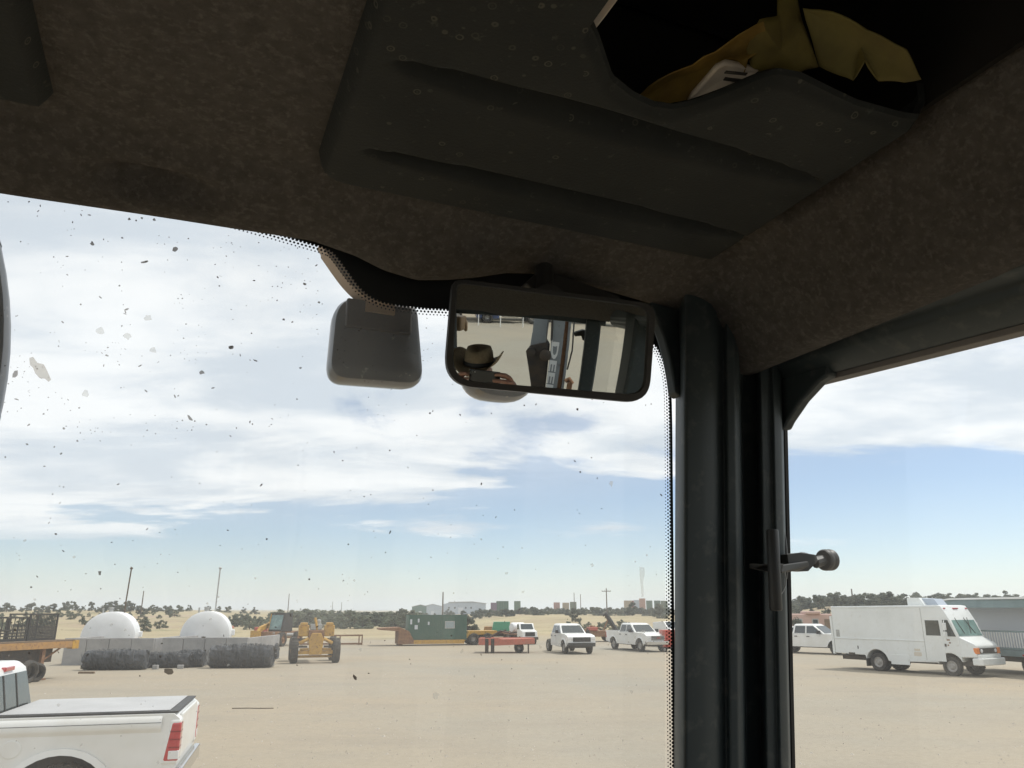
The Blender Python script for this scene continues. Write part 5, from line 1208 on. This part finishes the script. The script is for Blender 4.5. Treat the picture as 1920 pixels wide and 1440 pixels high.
work_lamp([(874, 585), (1006, 595), (1004, 753), (872, 740)], [30, 26, 52, 60], 1.04, 'dusty grey lamp housing showing only under the lower edge of the mirror', group='work lamps under the roof edge')
work_lamp([(-290, 350), (-30, 360), (44, 600), (-30, 860), (-290, 860)], [60, 90, 210, 90, 60], .98, 'large rounded grey housing cut off by the photo edge beside the open sky', 'mirror', 'outside_mirror', arm=False)

# ---------------------------------------------------------------- papers in the roof storage
def paper(name, label, cat, pts, m, th=.0012, bend=.008, crumple=.0035):
    P = [cZ(x, y, z) for x, y, z in pts]; o = sum(P, V((0, 0, 0)))/len(P); ol = []
    for i, p in enumerate(P):
        q = P[(i+1) % len(P)]
        for k in range(5): ol.append(p.lerp(q, k/5))
    rings = []; n = len(ol)
    for f in (1.0, .86, .72, .58, .44, .30, .16, .03):
        ring = []
        for p in ol:
            q = (p-o)*f; w = q+o; q = q+V((0, 0, bend*(1-f*f)+crumple*(abs(noise.noise(w*28))*1.6-.6+.4*noise.noise(w*75)))); ring.append(q)
        rings.append(ring)
    ob = MB(); ob.loft(rings, False); ob.f.append(tuple(range(7*n, 8*n))); r = ob.build(name, m, None, solid=th, smooth=38); r.location = wld(o); r.rotation_euler = (0, 0, YAW); tag(r, label, cat); return r
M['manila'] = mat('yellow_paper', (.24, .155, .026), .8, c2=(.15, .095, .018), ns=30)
M['manila_shaded'] = mat('shaded_yellow_paper', (.18, .145, .032), .8, c2=(.11, .085, .02), ns=25)  # darker copy of the yellow paper, the pocket's shade painted into its colour
M['paper'] = mat('white_paper', (.62, .56, .48), .8, c2=(.52, .46, .40), ns=25)
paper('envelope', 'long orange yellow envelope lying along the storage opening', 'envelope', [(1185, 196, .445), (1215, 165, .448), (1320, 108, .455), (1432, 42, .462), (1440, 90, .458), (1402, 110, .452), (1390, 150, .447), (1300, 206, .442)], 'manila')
paper('torn_paper', 'torn yellow paper rolled up beside the white booklet', 'paper', [(1457, -20, .50), (1490, -20, .50), (1504, 42, .475), (1533, 122, .455), (1500, 132, .450), (1440, 142, .447), (1408, 128, .452), (1400, 92, .46), (1424, 36, .47), (1456, 26, .48)], 'manila_shaded', bend=-.012)
paper('torn_paper', 'flat shaded yellow paper poking out of the opening towards the door', 'paper', [(1505, 14, .475), (1560, 22, .47), (1640, 62, .462), (1700, 95, .455), (1728, 150, .447), (1648, 152, .447), (1622, 112, .452), (1600, 152, .446), (1536, 122, .455)], mat('shadowed_paper', (.15, .125, .032), .8, c2=(.11, .09, .025), ns=25), bend=.006)  # darkest paper copy, shade inside the opening put into the colour
paper('booklet', 'small white folded booklet with dark print on the storage lip', 'booklet', [(1290, 191, .440), (1345, 128, .447), (1362, 120, .449), (1422, 133, .448), (1396, 152, .443), (1340, 178, .4405)], 'paper', .005, .002, .0006)
bk = bpy.data.objects['booklet']; bb = MB(); oo = sum([cZ(x, y, z) for x, y, z in [(1290, 191, .440), (1345, 128, .447), (1362, 120, .449), (1422, 133, .448), (1396, 152, .443), (1340, 178, .4405)]], V((0, 0, 0)))/6
for q in ([(1362, 134), (1402, 138), (1398, 142), (1358, 138)], [(1360, 146), (1392, 150), (1384, 155), (1356, 151)]): bb.plate([cZ(x, y, .4395)-oo for x, y in q], .001, V((0, 0, 1)))
bb.build('print_marks', 'black', bk)
paper('paper_corner', 'pale paper corner hanging at the dark end of the opening', 'paper', [(1092, -12, .447), (1165, -12, .447), (1118, 50, .436)], 'paper', bend=.0, crumple=.001)

# ---------------------------------------------------------------- behind the cab, seen in the mirror
def boom():
    o = L(.35, -2.2, 0); t = thing('backhoe_boom', 'grey backhoe boom lettered DEERE standing behind the cab, seen in the mirror', 'boom', wld(V((.35, -2.2, 0))), YAW)
    g = mat('boom_paint', (.26, .285, .30), .5, c2=(.21, .23, .245), ns=4, c3=(.14, .12, .11), n3=12, lo3=.6, hi3=.75); 
    def b2(x0, x1, y0, y1, z0, z1): return MB().box(x0, x1, y0, y1, z0+HC, z1+HC)
    pr = [(-.125, -1.85), (.02, -1.85), (.085, .9), (-.07, .9)]
    MB().prism([(x, z+HC) for x, z in pr], 'y', -.40, .02).build('beam', g, t, bevel=.01)
    MB().prism([(x, z+HC) for x, z in ((.022, -1.0), (.10, -1.0), (.115, .9), (.087, .9))], 'y', -.30, -.03).build('rusted_side', 'rust', t)
    MB().prism([(x, z+HC) for x, z in ((.102, -1.0), (.135, -1.0), (.15, .9), (.117, .9))], 'y', -.25, .02).build('side_plate', g, t, bevel=.004)
    # lettering runs down the front face
    ft = mat('white_lettering', (.75, .76, .76), .6)
    text_mesh('lettering', 'DEERE', .125, ft, t, frame((-.055, .023, HC-.66), (-.035, 0, -1), (1, 0, -.035)) @ Matrix.Diagonal((2.6, 1, 1, 1)), .03, .002)
    b = MB(); b.prism([(x, z+HC) for x, z in ((-.36, -.30), (-.42, -.38), (-.40, -.46), (-.30, -.9), (-.29, -1.8), (-.13, -1.8), (-.12, -.30), (-.17, -.24))], 'y', -.30, -.02); b.build('knuckle', 'darkmetal', t, bevel=.01)
    b = MB(); b.prism([(x, z+HC) for x, z in ((-.37, -.33), (-.26, .9), (-.10, .9), (-.17, -.28))], 'y', -.26, -.04); b.build('dipper', g, t, bevel=.01)
    b = MB(); b.lathe([(.075, 0), (.075, .05), (.05, .06), (.001, .06)], (-.155, -.02, HC-.40), (0, 1, 0), 20); b.lathe([(.06, 0), (.06, .04), (.001, .04)], (-.345, -.02, HC-.38), (0, 1, 0), 18); b.build('pivot_pin', 'darkmetal', t, smooth=40)
    b = MB(); b.tube([(-.08, .03, HC+.9), (-.10, .04, HC+.1), (-.09, .04, HC-.2)], .014, 6); b.tube([(.18, .0, HC+.9), (.175, .03, HC+.1), (.185, .03, HC-.3), (.15, .02, HC-.55)], .011, 6); b.build('hose', 'black', t)
    b = MB(); b.box(-.5, .6, -.6, .1, .5, HC-1.7); b.build('swing_frame', 'darkmetal', t, bevel=.03)
    b = MB(); b.box(-.62, -.36, -.9, -.5, 0, .9); b.box(.5, .7, -.9, -.5, 0, .9); b.box(-.6, .7, -.9, -.6, .45, .75); b.build('stabiliser', 'darkmetal', t, bevel=.02)
    b = MB(); b.tube([(.14, .05, HC-.70), (.19, .05, HC-.66), (.24, .06, HC-.72)], .03, 8); b.box(.17, .24, .02, .08, HC-.80, HC-.70); b.build('hose_clamp', 'rust', t, bevel=.01)
boom()
def rear_yard():
    def far(px, py):
        p, r = reflect(px, py); k = -(p.z+HC)/r.z; q = p+r*k; return wld(V((q.x, q.y, 0)))
    a = far(912, 606); c = far(1010, 609); d = (c-a); rz = head(d)
    t = thing('semi_truck', 'blue semi truck parked in the yard behind, seen in the mirror', 'truck', a, rz)
    n = 1 if True else -1
    b = MB(); b.box(-.9, 1.3, -2.3, -.32, .42, 2.9); b.box(-1.0, 1.3, -.33, 0, 1.0, 1.5); b.build('cab', 'bluetruck', t, bevel=.08); b = MB(); b.box(1.3, 7, -1.6, -.7, .8, 1.05); b.build('chassis', 'darkmetal', t)
    b = MB(); b.box(-.2, .8, .002, .02, 1.75, 2.5); b.build('window', 'glassdark', t); b = MB(); b.box(1.6, 3.2, -2.1, -.1, .6, 1.1); b.build('fuel_tank', 'chrome', t, bevel=.1)
    for x in (.1, 4.6, 5.9): wheel(t, x, -.15, .5, .3, 'steel', n=20); wheel(t, x, -2.2, .5, .3, 'steel', n=20)
    # long white trailers beyond the truck
    for k, (s0, s1) in enumerate(((-14, -1.5), (-1.2, 9.0), (9.4, 24))):
        dn = d.normalized(); pn = V((dn.y, -dn.x, 0)); pn = pn if pn.dot(a) > 0 else -pn
        q = a+dn*s0+pn*5; t = thing('semi_trailer', ('white box trailer at the far side of the yard, beside the blue truck cab', 'white box trailer behind the blue truck, seen in the mirror', 'white box trailer beyond the grey boom, seen in the mirror')[k], 'trailer', q, rz)
        b = MB(); b.box(0, s1-s0, 0, 2.4, 1.0, 3.8); b.build('box', 'white', t, bevel=.03); b = MB(); b.box(.3, s1-s0-.3, .2, 2.2, .7, .99); b.build('chassis', 'darkmetal', t)
        for x in (s1-s0-1.2, s1-s0-2.4): wheel(t, x, .2, .5, .3, 'steel', n=16); wheel(t, x, 2.2, .5, .3, 'steel', n=16)
        b = MB(); b.box(1.2, 1.4, .4, .6, 0, .7); b.box(1.2, 1.4, 1.8, 2.0, 0, .7); b.build('landing_leg', 'darkmetal', t)
    for i, (px, py) in enumerate(((897, 610), (938, 613), (980, 614), (1074, 618))):
        p = far(px, py); t = thing('marker_post', 'thin white marker post in the yard behind, seen in the mirror', 'post', p, 0, 'white marker posts behind')
        MB().tube([(0, 0, -.05), (0, 0, 1.45)], .045, 8).build('post', 'white', t); MB().lathe([(.05, 0), (.055, .03), (.001, .05)], (0, 0, 1.45), (0, 0, 1), 8).build('cap', 'white', t)
rear_yard()

# ---------------------------------------------------------------- the photographer
def skin(name, J, E, m, parent, lv=2):
    """one continuous skinned surface from joints (name -> (x, y, z, radius)) and bones"""
    ks = list(J); me = bpy.data.meshes.new(name); me.from_pydata([J[k][:3] for k in ks], [(ks.index(a), ks.index(b)) for a, b in E], [])
    o = bpy.data.objects.new(name, me); COL.objects.link(o); me.skin_vertices or None
    md = o.modifiers.new('skin', 'SKIN'); md.use_smooth_shade = True
    sk = me.skin_vertices[0].data
    for i, k in enumerate(ks):
        r = J[k][3]; sk[i].radius = r if isinstance(r, tuple) else (r, r)
    sk[0].use_root = True
    sb = o.modifiers.new('sub', 'SUBSURF'); sb.levels = lv; sb.render_levels = lv
    me.materials.append(M[m] if isinstance(m, str) else m); o.parent = parent; return o
M['skin'] = mat('skin', (.40, .22, .155), .55, c2=(.36, .18, .125), ns=40, bump=.1, bs=200, bd=.001)
M['shirt'] = mat('dark_shirt', (.045, .05, .06), .9, c2=(.06, .06, .07), ns=20)
M['jeans'] = mat('blue_jeans', (.05, .07, .12), .9, c2=(.08, .10, .15), ns=18)
M['straw'] = mat('straw_hat', (.36, .27, .16), .85, c2=(.27, .20, .12), ns=60, bump=.5, bs=180, bd=.002)
def person():
    t = thing('person', 'person in a straw cowboy hat holding up a black phone, seen in the mirror', 'person', wld(V((-.09, -.38, 1.18))), YAW)
    B = V((-.09, -.38, 1.18)); Hc = HC-1.18
    def l(R, F, Z): return (R+.09, F+.38, Z+Hc)
    J = {}
    def j(n, R, F, Z, r): x = l(R, F, Z); J[n] = (*x, r)
    # body: pelvis up to the head, arms to the wrists
    j('pelvis', -.09, -.38, -.80, (.16, .12)); j('waist', -.09, -.40, -.66, (.15, .11)); j('chest', -.09, -.42, -.46, (.175, .12)); j('neck0', -.09, -.415, -.33, .075); j('neck', -.09, -.40, -.26, .058)
    j('head0', -.09, -.375, -.19, (.068, .078)); j('head1', -.09, -.37, -.12, (.074, .092)); j('head2', -.09, -.375, -.06, (.066, .08))
    j('chin', -.09, -.315, -.205, .034); j('nose', -.09, -.274, -.145, .012)
    for s, n in ((1, 'r'), (-1, 'l')):
        j('sh'+n, -.09+s*.19, -.42, -.36, .068); j('el'+n, (.27 if s > 0 else -.34), -.25, -.50 if s > 0 else -.48, .046); j('fa'+n, (.24 if s > 0 else -.22), -.13, -.26 if s > 0 else -.28, .038); j('wr'+n, (.205 if s > 0 else -.125), -.055, -.11 if s > 0 else -.135, (.027, .021))
        j('ear'+n, -.09+s*.078, -.385, -.125, .016)
        j('hip'+n, -.09+s*.10, -.33, -.84, .095); j('kn'+n, -.09+s*.14, .08, -.84, .068); j('an'+n, -.09+s*.14, .16, -1.27, .045); j('ft'+n, -.09+s*.15, .30, -1.325, .038)
    E = [('pelvis', 'waist'), ('waist', 'chest'), ('chest', 'neck0'), ('neck0', 'neck'), ('neck', 'head0'), ('head0', 'head1'), ('head1', 'head2'), ('head0', 'chin'), ('head1', 'nose')]
    for n in 'rl': E += [('chest', 'sh'+n), ('sh'+n, 'el'+n), ('el'+n, 'fa'+n), ('fa'+n, 'wr'+n), ('head1', 'ear'+n), ('pelvis', 'hip'+n), ('hip'+n, 'kn'+n), ('kn'+n, 'an'+n), ('an'+n, 'ft'+n)]
    # hands: palm and five fingers, closing on the two ends of the phone
    def hand(n, wr, palm, fingers, thumb):
        j('p'+n, *palm, (.036, .015)); E.append(('wr'+n, 'p'+n))
        for i, f in enumerate(fingers):
            prev = 'p'+n
            for k, q in enumerate(f): nm = 'f%s%d%d' % (n, i, k); j(nm, *q, (.0098, .0095, .0088, .0078)[k] if i < 3 else (.0088, .0082, .0076, .0068)[k]); E.append((prev, nm)); prev = nm
        prev = 'p'+n
        for k, q in enumerate(thumb): nm = 't%s%d' % (n, k); j(nm, *q, (.013, .0115, .0095)[k]); E.append((prev, nm)); prev = nm
    hand('r', None, (.185, -.028, -.075),
         [[(.178, .004, -.012), (.158, .014, .003), (.130, .013, .002), (.108, .010, -.004)],
          [(.186, .008, -.030), (.160, .020, -.024), (.128, .016, -.026), (.100, .011, -.030)],
          [(.184, .006, -.050), (.156, .018, -.050), (.124, .014, -.052), (.100, .010, -.055)],
          [(.174, .000, -.068), (.150, .012, -.072), (.125, .010, -.075), (.108, .007, -.078)]],
         [(.175, -.045, -.045), (.155, -.040, -.022), (.125, -.026, -.020)])
    hand('l', None, (-.085, -.03, -.085),
         [[(-.066, -.002, -.030), (-.048, .012, -.014), (-.028, .012, -.012), (-.018, .008, -.018)],
          [(-.072, .004, -.045), (-.052, .016, -.038), (-.030, .014, -.036), (-.014, .009, -.038)],
          [(-.070, .002, -.062), (-.050, .014, -.060), (-.028, .012, -.060), (-.014, .008, -.062)],
          [(-.062, -.004, -.078), (-.044, .008, -.080), (-.026, .008, -.081), (-.014, .005, -.083)]],
         [(-.075, -.045, -.055), (-.052, -.040, -.030), (-.024, -.026, -.028)])
    body = skin('body', J, E, 'skin', t)
    # shirt and jeans follow the body a little outside it
    K = {}; 
    for k in ('pelvis', 'waist', 'chest', 'neck0', 'shr', 'elr', 'far', 'shl', 'ell', 'fal', 'hipr', 'hipl', 'knr', 'knl', 'anr', 'anl'):
        r = J[k][3]; K[k] = (*J[k][:3], tuple(x+.011 for x in r) if isinstance(r, tuple) else r+.011)
    skin('shirt', {k: K[k] for k in ('waist', 'chest', 'neck0', 'shr', 'elr', 'far', 'shl', 'ell', 'fal')}, [('waist', 'chest'), ('chest', 'neck0'), ('chest', 'shr'), ('shr', 'elr'), ('elr', 'far'), ('chest', 'shl'), ('shl', 'ell'), ('ell', 'fal')], 'shirt', t)
    skin('jeans', {k: K[k] for k in ('pelvis', 'waist', 'hipr', 'hipl', 'knr', 'knl', 'anr', 'anl')}, [('pelvis', 'waist'), ('pelvis', 'hipr'), ('pelvis', 'hipl'), ('hipr', 'knr'), ('hipl', 'knl'), ('knr', 'anr'), ('knl', 'anl')], 'jeans', t)
    for s in (-1, 1):
        b = MB(); b.lathe([(.001, -.012), (.010, -.008), (.012, 0), (.010, .008), (.001, .012)], l(-.09+s*.033, -.292, -.128), (1, 0, 0), 12); b.build('eye', mat('eye', (.7, .68, .65), .2), t, smooth=60)
    b = MB(); b.tube([l(-.115, -.286, -.185), l(-.09, -.278, -.183), l(-.065, -.286, -.185)], .006, 6); b.build('mouth', mat('lips', (.35, .13, .11), .5), t)
    # hat: creased crown, dark band, brim rolled up at the sides
    hz = -.075
    def hp(a, rx, ry, z): return V(l(-.09+rx*cos(a), -.37+ry*sin(a), z))
    n = 48; rows = []
    for f, z in ((1.0, hz), (1.0, hz+.03), (.93, hz+.075), (.80, hz+.105), (.55, hz+.112), (.25, hz+.092), (.02, hz+.085)):
        rows.append([hp(2*pi*i/n, .086*f, .104*f*(1 if f > .6 else .9), z-(.022*max(0, sin(2*pi*i/n))**2 if f < .95 else 0)*(1 if f > .5 else .4)) for i in range(n)])
    b = MB(); b.loft(rows, False); b.f.append(tuple(range(6*n, 7*n))); b.build('hat_crown', 'straw', t, smooth=60)
    rows = []
    for f in (0, .25, .5, .75, 1.0):
        row = []
        for i in range(n):
            a = 2*pi*i/n; c, s_ = cos(a), sin(a); up = abs(c)**2.2; rr = 1+f*(.82-.16*up); z = hz+.004-.018*f*(1-up)-.010*f*s_+up*(.085*f**2.0)
            row.append(hp(a, .086*rr, .104*(1+f*.66), z))
        rows.append(row)
    b = MB(); b.loft(rows, False); b.build('hat_brim', 'straw', t, smooth=80, solid=.003)
    b = MB(); b.loft([[hp(2*pi*i/n, .0885, .1065, z) for i in range(n)] for z in (hz+.004, hz+.030)], False); b.build('hat_band', 'black', t, smooth=60, solid=.002)
    # phone: its lens sits where the picture is taken from
    ph = thing('phone', 'black phone held sideways in both hands, seen in the mirror', 'phone', wld(V((.055, -.016, HC-.032))), YAW)
    rx = Matrix.Rotation(TH, 4, 'X')
    b = MB(); b.box(-.074, .074, -.004, .004, -.036, .036); b.build('phone_body', mat('phone_black', (.015, .016, .018), .25, coat=.5), ph, bevel=.004, seg=3)
    b = MB(); b.lathe([(.006, 0), (.006, .0012), (.001, .0012)], (-.060, .004, .024), (0, 1, 0), 16); b.build('phone_lens', 'glassdark', ph); b = MB(); b.lathe([(.0025, 0), (.0025, .001), (.0005, .001)], (-.045, .004, .024), (0, 1, 0), 10); b.build('flash', 'clearlens', ph)
person()
